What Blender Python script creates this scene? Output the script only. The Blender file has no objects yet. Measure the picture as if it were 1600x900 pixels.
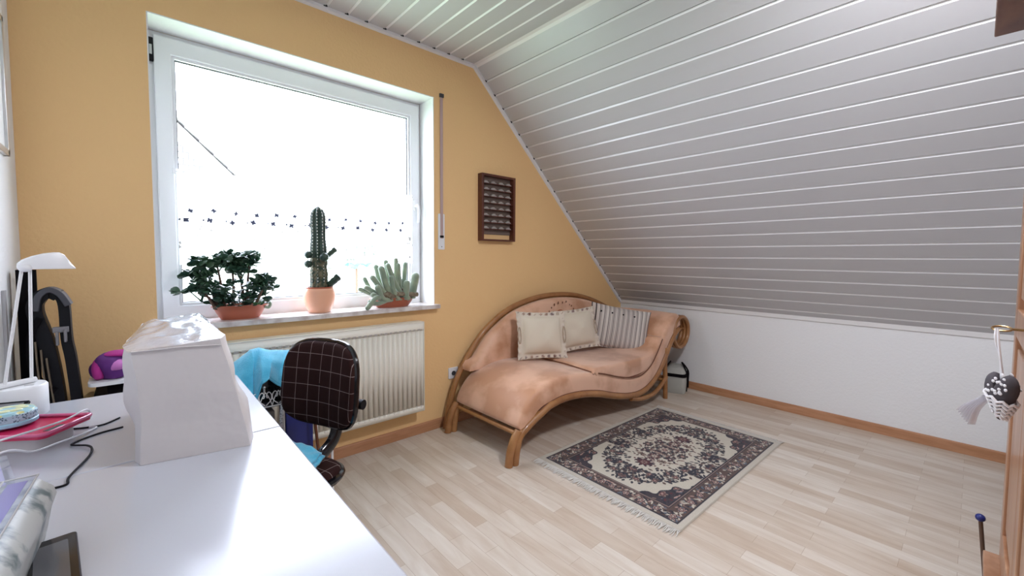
import bpy, bmesh, math, random
import numpy as np
from mathutils import Vector, Matrix, noise
random.seed(7)
PI = math.pi
S = bpy.context.scene
C = S.collection

# ------------------------------------------------------------ camera, sky, light, exposure
F_PX, YAW, PITCH, ROLL = 654.0, 0.7363, 0.05146, 0.00612
fw = Vector((math.sin(YAW)*math.cos(PITCH), math.cos(YAW)*math.cos(PITCH), -math.sin(PITCH)))
rt = Vector((math.cos(YAW), -math.sin(YAW), 0)); up = rt.cross(fw)
rt2 = rt*math.cos(ROLL) + up*math.sin(ROLL); up2 = -rt*math.sin(ROLL) + up*math.cos(ROLL)
cd = bpy.data.cameras.new('camera'); cam = bpy.data.objects.new('camera', cd); C.objects.link(cam)
cam.matrix_world = Matrix(((rt2.x, up2.x, -fw.x, 0), (rt2.y, up2.y, -fw.y, 0), (rt2.z, up2.z, -fw.z, 1.2), (0, 0, 0, 1)))
cd.sensor_width = 36; cd.lens = F_PX*36/1600; cd.clip_start = 0.02
cd.shift_x = -(803.6-800)/1600; cd.shift_y = (436.1-450)/1600
S.camera = cam
S.view_settings.view_transform = 'Standard'; S.view_settings.look = 'None'
S.view_settings.gamma = 1; S.view_settings.use_curve_mapping = False
S.view_settings.exposure = 0.52
SKY_STRENGTH = 11.0
FILL_W = 30.0  # power of the added fill lamp
w = bpy.data.worlds.new('world'); S.world = w; w.use_nodes = True
bg = w.node_tree.nodes['Background']; bg.inputs[0].default_value = (0.78, 0.83, 1.0, 1); bg.inputs[1].default_value = SKY_STRENGTH
pl = bpy.data.lights.new('window_portal', 'AREA'); pl.shape = 'RECTANGLE'; pl.size = 1.42; pl.size_y = 1.36
pl.cycles.is_portal = True
po = bpy.data.objects.new('window_portal', pl); C.objects.link(po); po.location = (0.80, 2.80, 1.57); po.rotation_euler = (-PI/2, 0, 0)

# ------------------------------------------------------------ room dimensions
D = 2.511            # window wall
XL, XC, XK = -0.331, 1.869, 3.794
YB = -0.75
ZC, ZK = 2.594, 0.752
WX0, WX1, WZ0, WZ1 = 0.070, 1.529, 0.848, 2.279

# ------------------------------------------------------------ materials
def mat(name, col, rough=0.6, metal=0.0, spec=0.5, bump=None, vary=None, sheen=0, coat=0, trans=0, subsurf=0):
    m = bpy.data.materials.new(name); m.use_nodes = True
    nt = m.node_tree; b = nt.nodes['Principled BSDF']
    b.inputs['Base Color'].default_value = (*col, 1); b.inputs['Roughness'].default_value = rough
    b.inputs['Metallic'].default_value = metal; b.inputs['Specular IOR Level'].default_value = spec
    b.inputs['Sheen Weight'].default_value = sheen; b.inputs['Coat Weight'].default_value = coat
    b.inputs['Coat Roughness'].default_value = 0.08
    tc = nt.nodes.new('ShaderNodeTexCoord')
    if vary:          # (scale, second colour, stretch, threshold low, high)
        n = nt.nodes.new('ShaderNodeTexNoise'); n.inputs['Scale'].default_value = vary[0]; n.inputs['Detail'].default_value = 5
        mp = nt.nodes.new('ShaderNodeMapping'); mp.inputs['Scale'].default_value = vary[2]
        nt.links.new(tc.outputs['Object'], mp.inputs[0]); nt.links.new(mp.outputs[0], n.inputs[0])
        r = nt.nodes.new('ShaderNodeValToRGB'); r.color_ramp.elements[0].position = vary[3]; r.color_ramp.elements[1].position = vary[4]
        r.color_ramp.elements[0].color = (*col, 1); r.color_ramp.elements[1].color = (*vary[1], 1)
        nt.links.new(n.outputs[0], r.inputs[0]); nt.links.new(r.outputs[0], b.inputs['Base Color'])
    if bump:          # (scale, strength, distance)
        n = nt.nodes.new('ShaderNodeTexNoise'); n.inputs['Scale'].default_value = bump[0]; n.inputs['Detail'].default_value = 4
        nt.links.new(tc.outputs['Object'], n.inputs[0])
        bp = nt.nodes.new('ShaderNodeBump'); bp.inputs['Strength'].default_value = bump[1]; bp.inputs['Distance'].default_value = bump[2]
        nt.links.new(n.outputs[0], bp.inputs['Height']); nt.links.new(bp.outputs[0], b.inputs['Normal'])
    return m

def vcmat(name, rough=0.8, sheen=0, bump=None):
    m = mat(name, (1, 1, 1), rough, bump=bump, sheen=sheen, spec=0.2)
    a = m.node_tree.nodes.new('ShaderNodeVertexColor'); a.layer_name = 'Col'
    m.node_tree.links.new(a.outputs[0], m.node_tree.nodes['Principled BSDF'].inputs['Base Color'])
    return m

one = (1, 1, 1)
M = {}
M['yellow'] = mat('yellow_plaster', (0.86, 0.57, 0.28), 0.9, bump=(55, 0.35, 0.006), spec=0.15)
M['white_plaster'] = mat('white_plaster', (0.84, 0.84, 0.84), 0.9, bump=(60, 0.3, 0.006), spec=0.15)
M['panel'] = mat('white_lacquered_panel', (0.56, 0.56, 0.575), 0.32, bump=(120, 0.06, 0.002))
M['groove_highlight'] = mat('painted_groove_highlight', (0.90, 0.90, 0.90), 0.28)  # groove highlight put into the colour; the boards are all one paint
M['trimwhite'] = mat('white_trim', (0.82, 0.81, 0.80), 0.4)
M['dark_gap'] = mat('dark_gap', (0.03, 0.03, 0.03), 0.9)
M['pvc'] = mat('white_window_plastic', (0.82, 0.83, 0.85), 0.3)
M['gasket'] = mat('dark_gasket', (0.05, 0.05, 0.06), 0.6)
M['marble'] = mat('pale_marble', (0.72, 0.68, 0.66), 0.12, vary=(14, (0.42, 0.33, 0.30), (1, 2, 1), 0.45, 0.75))
M['baseboard'] = mat('warm_wood_baseboard', (0.40, 0.185, 0.085), 0.45, vary=(6, (0.50, 0.25, 0.13), (1, 1, 8), 0.35, 0.65))
M['radiator'] = mat('cream_radiator_enamel', (0.84, 0.80, 0.70), 0.35)
M['radshade'] = mat('radiator_slot', (0.42, 0.39, 0.36), 0.8)
M['desk'] = mat('white_desk_laminate', (0.53, 0.54, 0.59), 0.20, bump=(240, 0.10, 0.0006), spec=0.6)
M['white_plastic'] = mat('white_plastic', (0.82, 0.82, 0.83), 0.3)
M['white_metal'] = mat('white_painted_metal', (0.80, 0.79, 0.78), 0.35)
M['black'] = mat('black_plastic', (0.006, 0.006, 0.008), 0.55, spec=.2)
M['black_gloss'] = mat('glossy_black', (0.006, 0.006, 0.008), 0.12)
M['black_cloth'] = mat('black_cloth', (0.006, 0.005, 0.006), 0.95, spec=.1)
M['darkgrey'] = mat('dark_grey_plastic', (0.05, 0.05, 0.06), 0.45)
M['rattan'] = mat('golden_rattan', (0.27, 0.11, 0.035), 0.4, vary=(9, (0.44, 0.21, 0.075), (1, 1, 1), 0.3, 0.7), coat=0.3)
M['suede'] = mat('peach_suede', (0.55, 0.27, 0.145), 0.5, vary=(4.2, (0.76, 0.45, 0.30), (1, 1, 1), 0.40, 0.56), sheen=0.5, bump=(300, 0.1, 0.001))
M['piping'] = mat('brown_piping', (0.16, 0.06, 0.03), 0.7)
M['terracotta'] = mat('terracotta_plastic', (0.42, 0.115, 0.06), 0.38)
M['peach_pot'] = mat('peach_glazed_ceramic', (0.85, 0.44, 0.28), 0.3, coat=0.3)
M['soil'] = mat('soil', (0.06, 0.035, 0.025), 0.95, bump=(80, 1, 0.01))
M['jade'] = mat('jade_leaf', (0.035, 0.09, 0.05), 0.28, vary=(12, (0.08, 0.15, 0.06), one, 0.4, 0.7))
M['jadestem'] = mat('brown_stem', (0.12, 0.07, 0.045), 0.8, bump=(60, .5, .003))
M['cactus'] = mat('dark_green_cactus', (0.012, 0.034, 0.024), 0.4, vary=(16, (0.03, 0.06, 0.035), one, 0.4, 0.7))
M['cactus_base'] = mat('corky_cactus_skin', (0.15, 0.13, 0.075), 0.8, vary=(60, (0.03, 0.05, 0.03), one, 0.4, 0.6))
M['areole'] = mat('pale_wool', (0.75, 0.73, 0.66), 0.9)
M['finger'] = mat('pale_green_cactus', (0.20, 0.27, 0.19), 0.55, vary=(22, (0.28, 0.34, 0.22), one, 0.4, 0.65), sheen=0.8)
M['finger_old'] = mat('brown_cactus_skin', (0.15, 0.11, 0.07), 0.8, vary=(70, (0.26, 0.22, 0.15), one, 0.4, 0.6))
M['mahogany'] = mat('dark_red_brown_wood', (0.085, 0.022, 0.012), 0.35, vary=(7, (0.14, 0.04, 0.02), (1, 1, .2), 0.4, 0.7))
M['rackback'] = mat('taupe_backing', (0.17, 0.125, 0.10), 0.8)
M['pewter'] = mat('dull_pewter', (0.42, 0.38, 0.35), 0.4, metal=0.3)
M['pine'] = mat('honey_pine', (0.36, 0.17, 0.085), 0.35, vary=(3.5, (0.52, 0.29, 0.17), (6, 6, 0.6), 0.35, 0.68), coat=0.2)
M['pine_dark'] = mat('dark_stained_cornice', (0.13, 0.038, 0.014), 0.45, vary=(5, (0.22, 0.085, 0.035), (1, 4, 4), 0.35, 0.68), coat=0.2)
M['brass'] = mat('aged_brass', (0.36, 0.24, 0.11), 0.3, metal=0.9)
M['silver'] = mat('brushed_silver', (0.62, 0.62, 0.62), 0.3, metal=0.8)
M['chrome'] = mat('chrome', (0.8, 0.8, 0.8), 0.1, metal=1)
M['towel'] = mat('turquoise_towel', (0.05, 0.40, 0.62), 0.9, sheen=0.5, bump=(220, .7, .004), vary=(18, (0.09, 0.50, 0.72), one, .4, .6))
M['cover'] = mat('off_white_vinyl_cover', (0.62, 0.58, 0.57), 0.5, bump=(5, 0.45, 0.025))
M['clear'] = None
M['purple'] = mat('purple_cloth', (0.10, 0.015, 0.16), 0.8)
M['magenta'] = mat('magenta_cloth', (0.40, 0.02, 0.22), 0.8)
M['lilac'] = mat('lilac_cloth', (0.55, 0.18, 0.50), 0.8)
M['orange'] = mat('orange_plastic', (0.60, 0.16, 0.02), 0.5)
M['blue_dark'] = mat('deep_blue_plastic', (0.012, 0.02, 0.16), 0.4)
M['red_tray'] = mat('raspberry_plastic', (0.62, 0.025, 0.10), 0.25)
M['pink_tray'] = mat('pink_plastic_rim', (0.80, 0.16, 0.32), 0.25)
M['lightblue'] = mat('pale_blue_tin', (0.30, 0.58, 0.70), 0.3)
M['grey_leather'] = mat('taupe_bag_fabric', (0.20, 0.18, 0.17), 0.8)
M['canvas'] = mat('pale_grey_canvas', (0.42, 0.42, 0.38), 0.85)
M['brown'] = mat('brown_leather', (0.15, 0.05, 0.02), 0.6)
M['ribbon'] = mat('white_ribbon', (0.85, 0.83, 0.84), 0.7)
M['screen'] = mat('dark_glass_screen', (0.10, 0.10, 0.11), 0.08)
M['strap'] = mat('taupe_strap', (0.50, 0.36, 0.34), 0.8)
M['cord_white'] = mat('white_cord', (0.75, 0.75, 0.78), 0.4)
M['fringe'] = mat('cream_fringe', (0.62, 0.59, 0.54), 0.9)
M['lamp_glass'] = mat('opal_glass', (0.9, 0.88, 0.84), 0.4)

# clear film
def clear_mat(name, tint, gloss_rough, amount):
    m = bpy.data.materials.new(name); m.use_nodes = True; nt = m.node_tree; nt.nodes.clear()
    o = nt.nodes.new('ShaderNodeOutputMaterial'); t = nt.nodes.new('ShaderNodeBsdfTransparent'); t.inputs[0].default_value = (*tint, 1)
    g = nt.nodes.new('ShaderNodeBsdfGlossy'); g.inputs['Roughness'].default_value = gloss_rough
    f = nt.nodes.new('ShaderNodeFresnel'); f.inputs[0].default_value = 1.5
    ma = nt.nodes.new('ShaderNodeMath'); ma.operation = 'MULTIPLY'; ma.inputs[1].default_value = amount
    mx = nt.nodes.new('ShaderNodeMixShader')
    ge = nt.nodes.new('ShaderNodeNewGeometry'); inv = nt.nodes.new('ShaderNodeMath'); inv.operation = 'SUBTRACT'; inv.inputs[0].default_value = 1
    m3 = nt.nodes.new('ShaderNodeMath'); m3.operation = 'MULTIPLY'; nt.links.new(ge.outputs['Backfacing'], inv.inputs[1])
    nt.links.new(ma.outputs[0], m3.inputs[0]); nt.links.new(inv.outputs[0], m3.inputs[1])
    nt.links.new(f.outputs[0], ma.inputs[0]); nt.links.new(m3.outputs[0], mx.inputs[0])
    nt.links.new(t.outputs[0], mx.inputs[1]); nt.links.new(g.outputs[0], mx.inputs[2]); nt.links.new(mx.outputs[0], o.inputs[0])
    return m
M['glass'] = clear_mat('window_glass', (0.97, 0.98, 0.98), 0.0, 1.0)
M['clear'] = clear_mat('clear_plastic', (0.90, 0.92, 0.97), 0.08, 1.6)
M['tulle'] = clear_mat('white_tulle', (0.8, 0.8, 0.85), 0.5, 1.0)

def tulle():
    m = bpy.data.materials.new('tulle'); m.use_nodes = True; nt = m.node_tree; nt.nodes.clear()
    o = nt.nodes.new('ShaderNodeOutputMaterial'); t = nt.nodes.new('ShaderNodeBsdfTransparent'); d = nt.nodes.new('ShaderNodeBsdfDiffuse')
    d.inputs[0].default_value = (.9, .88, .93, 1); mx = nt.nodes.new('ShaderNodeMixShader'); mx.inputs[0].default_value = 0.42
    nt.links.new(t.outputs[0], mx.inputs[1]); nt.links.new(d.outputs[0], mx.inputs[2]); nt.links.new(mx.outputs[0], o.inputs[0]); return m
M['tulle'] = tulle()

def curtain_mat():
    m = bpy.data.materials.new('sheer_lace'); m.use_nodes = True; nt = m.node_tree; nt.nodes.clear()
    o = nt.nodes.new('ShaderNodeOutputMaterial'); t = nt.nodes.new('ShaderNodeBsdfTransparent')
    d = nt.nodes.new('ShaderNodeBsdfTranslucent'); d2 = nt.nodes.new('ShaderNodeBsdfDiffuse')
    a = nt.nodes.new('ShaderNodeVertexColor'); a.layer_name = 'Col'
    m1 = nt.nodes.new('ShaderNodeMixShader'); m1.inputs[0].default_value = 0.4
    m2 = nt.nodes.new('ShaderNodeMixShader')
    for n in (d, d2): nt.links.new(a.outputs['Color'], n.inputs[0])
    nt.links.new(d.outputs[0], m1.inputs[1]); nt.links.new(d2.outputs[0], m1.inputs[2])
    nt.links.new(a.outputs['Alpha'], m2.inputs[0]); nt.links.new(t.outputs[0], m2.inputs[1]); nt.links.new(m1.outputs[0], m2.inputs[2])
    nt.links.new(m2.outputs[0], o.inputs[0]); return m
M['lace'] = curtain_mat()

def floor_mat():
    m = mat('light_maple_strip_floor', (0.6, 0.5, 0.4), 0.33, spec=0.45); nt = m.node_tree; b = nt.nodes['Principled BSDF']
    tc = nt.nodes.new('ShaderNodeTexCoord'); mp = nt.nodes.new('ShaderNodeMapping'); mp.inputs['Rotation'].default_value = (0, 0, PI/2)
    nt.links.new(tc.outputs['Object'], mp.inputs[0])
    def brick(off, w, c1, c2, mort):
        br = nt.nodes.new('ShaderNodeTexBrick'); br.offset = off; br.inputs['Scale'].default_value = 1
        br.inputs['Brick Width'].default_value = w; br.inputs['Row Height'].default_value = 0.068
        br.inputs['Mortar Size'].default_value = mort; br.inputs['Mortar Smooth'].default_value = 0.3
        br.inputs['Color1'].default_value = (*c1, 1); br.inputs['Color2'].default_value = (*c2, 1); br.inputs['Mortar'].default_value = (0.36, 0.26, 0.18, 1)
        nt.links.new(mp.outputs[0], br.inputs[0]); return br
    b1 = brick(0.37, 0.43, (0.56, 0.46, 0.37), (0.70, 0.64, 0.57), 0.0006)
    n = nt.nodes.new('ShaderNodeTexNoise'); n.inputs['Scale'].default_value = 5; n.inputs['Detail'].default_value = 6; n.inputs['Distortion'].default_value = .6
    mp2 = nt.nodes.new('ShaderNodeMapping'); mp2.inputs['Scale'].default_value = (5, 0.7, 1); nt.links.new(tc.outputs['Object'], mp2.inputs[0]); nt.links.new(mp2.outputs[0], n.inputs[0])
    r = nt.nodes.new('ShaderNodeValToRGB'); r.color_ramp.elements[0].position = .3; r.color_ramp.elements[1].position = .7
    r.color_ramp.elements[0].color = (0.86, 0.80, 0.74, 1); r.color_ramp.elements[1].color = (1.03, 1.03, 1.02, 1)
    nt.links.new(n.outputs[0], r.inputs[0])
    mx = nt.nodes.new('ShaderNodeMix'); mx.data_type = 'RGBA'; mx.blend_type = 'MULTIPLY'; mx.inputs[0].default_value = 1
    nt.links.new(b1.outputs[0], mx.inputs[6]); nt.links.new(r.outputs[0], mx.inputs[7]); nt.links.new(mx.outputs[2], b.inputs['Base Color'])
    return m
M['floor'] = floor_mat()

def plaid_mat():
    m = mat('dark_brown_plaid_cloth', (0.03, 0.012, 0.011), 0.9, bump=(300, .3, .001), spec=0.15); nt = m.node_tree; b = nt.nodes['Principled BSDF']
    tc = nt.nodes.new('ShaderNodeTexCoord')
    sep = nt.nodes.new('ShaderNodeSeparateXYZ'); nt.links.new(tc.outputs['UV'], sep.inputs[0])
    outs = []
    for ch, per in ((0, 0.060), (1, 0.062)):
        d = nt.nodes.new('ShaderNodeMath'); d.operation = 'DIVIDE'; d.inputs[1].default_value = per; nt.links.new(sep.outputs[ch], d.inputs[0])
        f = nt.nodes.new('ShaderNodeMath'); f.operation = 'FRACT'; nt.links.new(d.outputs[0], f.inputs[0])
        l = nt.nodes.new('ShaderNodeMath'); l.operation = 'LESS_THAN'; l.inputs[1].default_value = 0.032; nt.links.new(f.outputs[0], l.inputs[0]); outs.append(l)
    mx = nt.nodes.new('ShaderNodeMath'); mx.operation = 'MAXIMUM'
    nt.links.new(outs[0].outputs[0], mx.inputs[0]); nt.links.new(outs[1].outputs[0], mx.inputs[1])
    c = nt.nodes.new('ShaderNodeMix'); c.data_type = 'RGBA'; c.inputs[6].default_value = (0.026, 0.009, 0.008, 1); c.inputs[7].default_value = (0.26, 0.20, 0.19, 1)
    nt.links.new(mx.outputs[0], c.inputs[0]); nt.links.new(c.outputs[2], b.inputs['Base Color']); return m
M['plaid'] = plaid_mat()
M['vc'] = vcmat('printed_cloth', 0.85, 0.1)
M['rugpile'] = vcmat('rug_pile', 0.95, 0.2, bump=(500, 0.5, 0.002))

# ------------------------------------------------------------ mesh helpers
def BM(): return bmesh.new()
def box(bm, x0, x1, y0, y1, z0, z1, mx=None):
    vs = [bm.verts.new((x, y, z)) for x in (x0, x1) for y in (y0, y1) for z in (z0, z1)]
    if mx is not None:
        for v in vs: v.co = mx @ v.co
    for f in ((0, 1, 3, 2), (4, 6, 7, 5), (0, 4, 5, 1), (2, 3, 7, 6), (0, 2, 6, 4), (1, 5, 7, 3)): bm.faces.new([vs[i] for i in f])
    return bm
def loft(bm, rings, cap=True, closed=True, loop=False):
    R = [[bm.verts.new(p) for p in r] for r in rings]
    n = len(R[0]); m = len(R)
    for i in range(m if loop else m-1):
        a, b = R[i], R[(i+1) % m]
        for j in range(n if closed else n-1):
            k = (j+1) % n
            try: bm.faces.new((a[j], a[k], b[k], b[j]))
            except ValueError: pass
    if cap and closed and not loop:
        bm.faces.new(R[0][::-1]); bm.faces.new(R[-1])
    return bm
def catmull(pts, sub=6, closed=False):
    P = [Vector(p) for p in pts]; n = len(P); out = []
    for i in range(n if closed else n-1):
        p0 = P[(i-1) % n] if closed or i > 0 else P[0]*2-P[1]
        p1 = P[i]; p2 = P[(i+1) % n]; p3 = P[(i+2) % n] if closed or i+2 < n else P[-1]*2-P[-2]
        for s in range(sub):
            t = s/sub
            out.append(0.5*((2*p1)+(p2-p0)*t+(2*p0-5*p1+4*p2-p3)*t*t+(-p0+3*p1-3*p2+p3)*t**3))
    if not closed: out.append(P[-1].copy())
    return out
def tube(bm, pts, r, seg=10, closed=False, ends=True, flat=1.0):
    P = [Vector(p) for p in pts]; n = len(P)
    rad = r if isinstance(r, (list, tuple)) else [r]*n
    rings = []; nrm = None
    for i, p in enumerate(P):
        if closed: t = (P[(i+1) % n]-P[(i-1) % n])
        else: t = (P[min(i+1, n-1)]-P[max(i-1, 0)])
        if t.length < 1e-9: t = Vector((0, 0, 1))
        t.normalize()
        if nrm is None:
            a = Vector((0, 0, 1)) if abs(t.z) < .9 else Vector((0, 1, 0)); nrm = t.cross(a).normalized()
        else:
            nrm = (nrm-t*nrm.dot(t)); nrm = nrm.normalized() if nrm.length > 1e-6 else t.orthogonal().normalized()
        bn = t.cross(nrm)
        rings.append([p+(nrm*math.cos(2*PI*k/seg)+bn*math.sin(2*PI*k/seg)*flat)*rad[i] for k in range(seg)])
    loft(bm, rings, cap=ends, loop=closed); return bm
def lathe(bm, prof, c=(0, 0, 0), seg=32, sx=1, sy=1, cap=True):
    rings = [[(c[0]+r*sx*math.cos(2*PI*k/seg), c[1]+r*sy*math.sin(2*PI*k/seg), c[2]+z) for k in range(seg)] for r, z in prof]
    loft(bm, rings, cap=cap); return bm
def ball(bm, c, r, seg=12, rings=8, scale=(1, 1, 1), mx=None):
    prof = []
    R = []
    for i in range(rings+1):
        a = -PI/2+PI*i/rings; rr = max(math.cos(a), 1e-3)
        ring = []
        for k in range(seg):
            v = Vector((r*scale[0]*rr*math.cos(2*PI*k/seg), r*scale[1]*rr*math.sin(2*PI*k/seg), r*scale[2]*math.sin(a)))
            if mx: v = mx @ v
            ring.append(v+Vector(c))
        R.append(ring)
    loft(bm, R); return bm
def prism(bm, outline, a0, a1, axis='y'):
    """outline: list of 2-D points; extruded along the axis"""
    def P(u, v, a): return {'y': (u, a, v), 'x': (a, u, v), 'z': (u, v, a)}[axis]
    loft(bm, [[P(u, v, a0) for u, v in outline], [P(u, v, a1) for u, v in outline]]); return bm
def rrect(x0, x1, y0, y1, r, n=5):
    o = []
    for cx, cy, a in ((x1-r, y1-r, 0), (x0+r, y1-r, PI/2), (x0+r, y0+r, PI), (x1-r, y0+r, 1.5*PI)):
        for k in range(n+1): o.append((cx+r*math.cos(a+PI/2*k/n), cy+r*math.sin(a+PI/2*k/n)))
    return o

ROOTS = {}
def obj(name, bm, m, parent=None, world=True, smooth=True, bevel=0, solid=0, sub=0, angle=40):
    bmesh.ops.recalc_face_normals(bm, faces=bm.faces[:])
    me = bpy.data.meshes.new(name); bm.to_mesh(me); bm.free()
    if parent is not None and world and parent.name in ROOTS:
        me.transform(ROOTS[parent.name].inverted())
    if m is not None: me.materials.append(m)
    if smooth:
        me.polygons.foreach_set('use_smooth', [True]*len(me.polygons))
        try: me.set_sharp_from_angle(angle=math.radians(angle))
        except Exception: pass
    o = bpy.data.objects.new(name, me); C.objects.link(o)
    if parent is not None:
        o.parent = parent
        if parent.name in ROOTS: ROOTS[o.name] = ROOTS[parent.name]
    if bevel:
        b = o.modifiers.new('bevel', 'BEVEL'); b.width = bevel; b.segments = 2; b.limit_method = 'ANGLE'; b.angle_limit = math.radians(45)
    if solid:
        s = o.modifiers.new('solid', 'SOLIDIFY'); s.thickness = solid; s.offset = 0
    if sub:
        s = o.modifiers.new('sub', 'SUBSURF'); s.levels = sub; s.render_levels = sub
    return o
def tag(o, label, cat, group=None, kind=None):
    o['label'] = label; o['category'] = cat
    if group: o['group'] = group
    if kind: o['kind'] = kind
    return o
def thing(name, label, cat, loc=(0, 0, 0), rotz=0, group=None):
    o = bpy.data.objects.new(name, None); C.objects.link(o); o.location = loc; o.rotation_euler = (0, 0, rotz); o.empty_display_size = 0.05
    ROOTS[o.name] = Matrix.Translation(loc) @ Matrix.Rotation(rotz, 4, 'Z')
    return tag(o, label, cat, group)
def struct(name, bm, m, parent=None, **k):
    o = obj(name, bm, m, parent, **k)
    if parent is None: o['kind'] = 'structure'
    return o
def vgrid(name, f, col, nu, nv, m, parent=None, world=True, solid=0):
    """grid mesh with a colour per vertex; f(u,v)->xyz, col(u,v)->rgba, u,v in 0..1"""
    vs, cs = [], []
    for j in range(nv+1):
        for i in range(nu+1):
            u, v = i/nu, j/nv; vs.append(f(u, v)); cs.extend(col(u, v))
    fs = [(j*(nu+1)+i, j*(nu+1)+i+1, (j+1)*(nu+1)+i+1, (j+1)*(nu+1)+i) for j in range(nv) for i in range(nu)]
    me = bpy.data.meshes.new(name); me.from_pydata([tuple(v) for v in vs], [], fs)
    if parent is not None and world and parent.name in ROOTS: me.transform(ROOTS[parent.name].inverted())
    a = me.color_attributes.new('Col', 'FLOAT_COLOR', 'POINT'); a.data.foreach_set('color', cs)
    me.materials.append(m); me.polygons.foreach_set('use_smooth', [True]*len(me.polygons))
    o = bpy.data.objects.new(name, me); C.objects.link(o)
    if parent is not None: o.parent = parent
    if solid:
        s = o.modifiers.new('solid', 'SOLIDIFY'); s.thickness = solid; s.offset = 0
    return o
def rnd(a, b): return random.uniform(a, b)

# ============================================================ THE SETTING
T = 0.30
struct('floor', box(BM(), XL-T, XK+T, YB-T, D+T, -0.1, 0), M['floor'], smooth=False)
# gable wall with the window opening, outline follows the roof
bm = BM()
y0, y1 = D, D+T
box(bm, XL-T, WX0, y0, y1, -0.1, ZC+0.12)
box(bm, WX0, WX1, y0, y1, -0.1, WZ0)
box(bm, WX0, WX1, y0, y1, WZ1, ZC+0.12)
prism(bm, [(WX1, -0.1), (XK+T, -0.1), (XK+T, ZK-0.18), (XC+0.05, ZC+0.12), (WX1, ZC+0.12)], y0, y1)
bmesh.ops.remove_doubles(bm, verts=bm.verts[:], dist=1e-5)
struct('wall_window', bm, M['yellow'], smooth=False)
struct('wall_left', box(BM(), XL-T, XL, YB-T, D-0.0005, -0.1, ZC+0.12), M['white_plaster'], smooth=False)
struct('wall_knee', box(BM(), XK, XK+T, YB-T, D-0.0005, -0.1, ZK+0.05), M['white_plaster'], smooth=False)
bm = prism(BM(), [(XL-T, -0.1), (XK+T, -0.1), (XK+T, ZK), (XC+0.05, ZC+0.12), (XL-T, ZC+0.12)], YB-T, YB)
struct('wall_back', bm, M['white_plaster'], smooth=False)

# boarded ceiling and slope: one profile of boards each, run along y
def boards(start, end, edges, up_n, thick=0.03):
    """profile polyline with a v-groove at every distance in edges; start,end are (x,z)"""
    s = Vector((start[0], start[1])); e = Vector((end[0], end[1])); L = (e-s).length; t = (e-s)/L; n = Vector(up_n)
    pr = [s.copy()]
    for d in edges:
        pr += [s+t*(d-0.0022), s+t*(d-0.0022)+n*0.011, s+t*(d+0.0015)+n*0.011, s+t*(d+0.0015)+n*0.0068, s+t*(d+0.0125)]
    pr.append(e.copy())
    outer = [e+n*thick, s+n*thick]
    return pr+outer
ce = [XC-x for x in (1.756, 1.640, 1.524, 1.409, 1.294, 1.178, 1.063, 0.947, 0.830)]
x = 0.830
while x > XL+0.06: x -= 0.1155; ce.append(XC-x)
bm = BM(); pr = boards((XL, ZC), (XC, ZC), sorted(XC-XL-d for d in ce), (0, 1)); prism(bm, [(p.x, p.y) for p in pr], YB, D-0.001)
struct('ceiling', bm, M['panel'], smooth=False)
sl = Vector((XK-XC, ZK-ZC)); SLL = sl.length; sn = Vector((-sl.y, sl.x))/SLL   # outward normal
if sn.y < 0: sn = -sn
se = [0.133]
while se[-1] < SLL-0.13: se.append(se[-1]+0.11665)
bm = BM(); pr = boards((XC, ZC), (XK, ZK), se, (sn.x, sn.y)); prism(bm, [(p.x, p.y) for p in pr], YB, D-0.001)
struct('ceiling_slope', bm, M['panel'], smooth=False)
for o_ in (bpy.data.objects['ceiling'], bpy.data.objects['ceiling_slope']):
    o_.data.materials.append(M['groove_highlight']); o_.data.materials.append(M['dark_gap'])
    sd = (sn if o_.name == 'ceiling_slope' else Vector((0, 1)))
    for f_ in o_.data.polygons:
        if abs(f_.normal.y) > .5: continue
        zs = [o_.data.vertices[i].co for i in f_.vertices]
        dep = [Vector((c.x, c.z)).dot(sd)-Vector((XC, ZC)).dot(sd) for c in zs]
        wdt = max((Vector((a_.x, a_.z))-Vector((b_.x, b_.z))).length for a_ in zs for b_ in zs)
        if wdt < .03 and max(dep) > .001: f_.material_index = 1 if (min(dep) < .001 and .004 < max(dep) < .0085) else 2  # chamfers take the painted highlight, other groove faces the dark gap
# white edging strips with the little dark ends of the grooves
def edging(name, a, b, n, h=0.026, d=0.016):
    bm = BM(); a = Vector(a); b = Vector(b); t = (b-a).normalized()
    A = [(a.x, D-0.001, a.y), (a.x-n[0]*h, D-0.001, a.y-n[1]*h), (a.x-n[0]*h*.7, D-d, a.y-n[1]*h*.7), (a.x, D-d, a.y)]
    B = [(p[0]+(b-a).x, p[1], p[2]+(b-a).y) for p in A]
    loft(bm, [A, B]); return struct(name, bm, M['trimwhite'], smooth=False)
edging('trim_1', (XL, ZC), (XC, ZC), (0, 1)); edging('trim_2', (XC, ZC), (XK, ZK), (sn.x, sn.y))
bm = BM(); q = Vector((XK, ZK))
prism(bm, [(XK, ZK-0.022), (XK-0.012, ZK-0.018), (XK-0.016, ZK+0.014), (XK, ZK+0.004)], YB, D-0.001)
struct('trim_3', bm, M['trimwhite'], smooth=False)
bm = BM()
prism(bm, [(XC-0.016, ZC-0.001), (XC+0.004, ZC-0.007), (XC+0.018, ZC-0.019), (XC+0.02, ZC-0.012), (XC, ZC+0.002)], YB, D-0.001)
struct('trim_4', bm, M['trimwhite'], smooth=False)
bm = BM()
for d in ce: box(bm, XC-d-0.011, XC-d+0.009, D-0.021, D-0.0155, ZC-0.004, ZC+0.006)
for d in se:
    c = Vector((XC, ZC))+sl/SLL*d; a = math.atan2(sl.y, sl.x)
    mx = Matrix.Translation((c.x, 0, c.y)) @ Matrix.Rotation(-a, 4, 'Y')
    box(bm, -0.009, 0.009, D-0.021, D-0.0155, -0.004, 0.006, mx)
struct('trim_5', bm, M['dark_gap'], smooth=False)
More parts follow.
